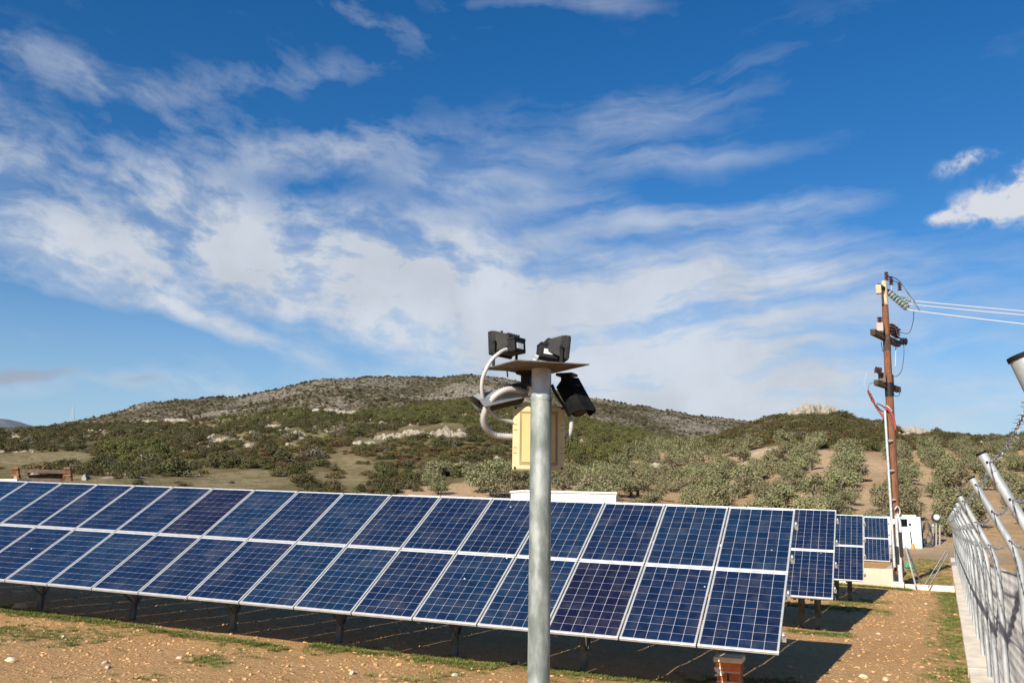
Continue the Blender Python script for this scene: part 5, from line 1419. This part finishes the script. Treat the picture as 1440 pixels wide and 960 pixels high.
def tuft(seed, nb=26):
    r_ = np.random.default_rng(seed); vs = []; fs = []; tt = []
    for k in range(nb):
        a = r_.uniform(0, 6.28); rr = r_.uniform(0, .5); p = np.array([math.cos(a) * rr, math.sin(a) * rr, 0]); l = r_.uniform(.5, 1.1); w = .035
        d = np.array([math.cos(a) * r_.uniform(.1, .7), math.sin(a) * r_.uniform(.1, .7), 1]); d /= np.linalg.norm(d); s_ = np.array([-math.sin(a), math.cos(a), 0]) * w
        m_ = p + d * l * .55; t = p + d * l * .9 + np.array([d[0], d[1], -.15]) * l * .35
        b0 = len(vs); vs += [p - s_, p + s_, m_ + s_ * .7, m_ - s_ * .7, t]; fs += [(b0, b0 + 1, b0 + 2, b0 + 3), (b0 + 3, b0 + 2, b0 + 4)]; q = r_.random(); tt += [q, q]
    me = bpy.data.meshes.new('grass_tuft'); me.from_pydata([tuple(q) for q in vs], [], fs); at = me.attributes.new('tint', 'FLOAT', 'FACE'); at.data.foreach_set('value', tt); me.materials.append(LM['grass']); me.update(); return me
TF = [tuft(k) for k in range(2)]
# where grass grows: bands on the ground (ends, half width, density)
BANDS = [((-30, 852), (190, 882), .35, 1.0), ((190, 882), (365, 908), .22, .9), ((365, 905), (400, 914), .2, .6), ((440, 908), (540, 918), .28, 1.0), ((540, 918), (700, 940), .30, .9), ((700, 935), (960, 962), .28, .8),
         ((130, 895), (160, 897), .4, .5), ((270, 925), (330, 935), .3, .5), ((0, 880), (120, 905), .8, .25), ((1110, 887), (1195, 893), .32, 1.0), ((1175, 852), (1240, 845), .5, .35), ((960, 955), (1130, 962), .4, .3)]
GP = []
for (pa, pb_, hw, den) in BANDS:
    a, c = gpt(*pa), gpt(*pb_); L = np.linalg.norm(c - a); m_ = int(L * hw * 2 * 330 * den)
    t = rng.random(m_); o_ = rng.normal(0, hw * .5, m_); d = (c - a)[:2] / L; q = a[None, :2] + (c - a)[None, :2] * t[:, None] + np.array([-d[1], d[0]])[None] * o_[:, None]
    GP.append(q)
m_ = 1900; q = np.stack([.15 - np.abs(rng.normal(0, .24, m_)), rng.uniform(12, 34, m_)], 1); GP.append(q)
q = np.stack([rng.uniform(-20, -2, 5000), rng.uniform(7.5, 12.4, 5000)], 1); q = q[fbm(q[:, 0] / 1.1, q[:, 1] / 1.1, 171, 3) + rng.uniform(-.1, .1, 5000) > .12]; GP.append(q)
m_ = 700; q = np.stack([rng.uniform(-1.7, .1, m_), rng.uniform(35.6, 62, m_)], 1); GP.append(q)
m_ = 700; q = np.stack([rng.uniform(-5, -1.2, m_), rng.uniform(34.0, 34.9, m_)], 1); GP.append(q)
m_ = 500; q = np.stack([rng.uniform(-4.5, -1.4, m_), rng.uniform(25.0, 26.4, m_)], 1); GP.append(q)
GP = np.concatenate(GP)
gk = fbm(GP[:, 0] / .7, GP[:, 1] / .7, 151, 3) + rng.uniform(-.2, .2, len(GP)) > -.08
GP = GP[gk]; n = len(GP); gzv = tz(GP[:, 0], GP[:, 1])
gsrc = bpy.data.objects.new('grass_tuft', TF[0]); COL.objects.link(gsrc); p = gpt(500, 912); gsrc.location = p; gsrc.scale = (.22, .22, .17); tag(gsrc, 'larger green tuft in the grass strip left of the lamp pole', 'grass')
gs = rng.uniform(.04, .10, n) * np.where(GP[:, 1] > 33, 1.5, 1)
scatter('grass', np.stack([GP[:, 0], GP[:, 1], gzv - .005], 1), np.stack([gs * 1.3, gs * 1.3, gs * rng.uniform(.5, 1.0, n)], 1), np.stack([np.zeros(n), np.zeros(n), rng.uniform(0, 6.3, n)], 1), gsrc, 'short green and straw grass in strips on the dirt')
# grass attribute on the ground sheet
gv = np.empty(len(ground.data.vertices) * 3); ground.data.vertices.foreach_get('co', gv); gv = gv.reshape(-1, 3)
cell = .25; H_ = {}
for q in GP: H_[(int(q[0] // cell), int(q[1] // cell))] = H_.get((int(q[0] // cell), int(q[1] // cell)), 0) + 1
gval = np.array([min(1.0, H_.get((int(x // cell), int(y // cell)), 0) / 4) for x, y, _ in gv], dtype=np.float32)
at = ground.data.attributes.new('grass', 'FLOAT', 'POINT'); at.data.foreach_set('value', gval)

# the pale sandy track beyond the fence
trk = MB(); ys = np.linspace(30, 66, 24)
for k in range(len(ys) - 1):
    q = []
    for (x0, y) in ((1.6, ys[k]), (5.2, ys[k]), (5.2, ys[k + 1]), (1.6, ys[k + 1])):
        x = x0 + (y - 30) * .14; q.append((x, y, tz1(x, y) + .03))
    trk.add(q, [(0, 1, 2, 3)])
tk = trk.build('track', mat('pale_sand_track', (.50, .40, .26), (.58, .48, .33), .8, 1, 0, .1), None); tag(tk, kind='structure')
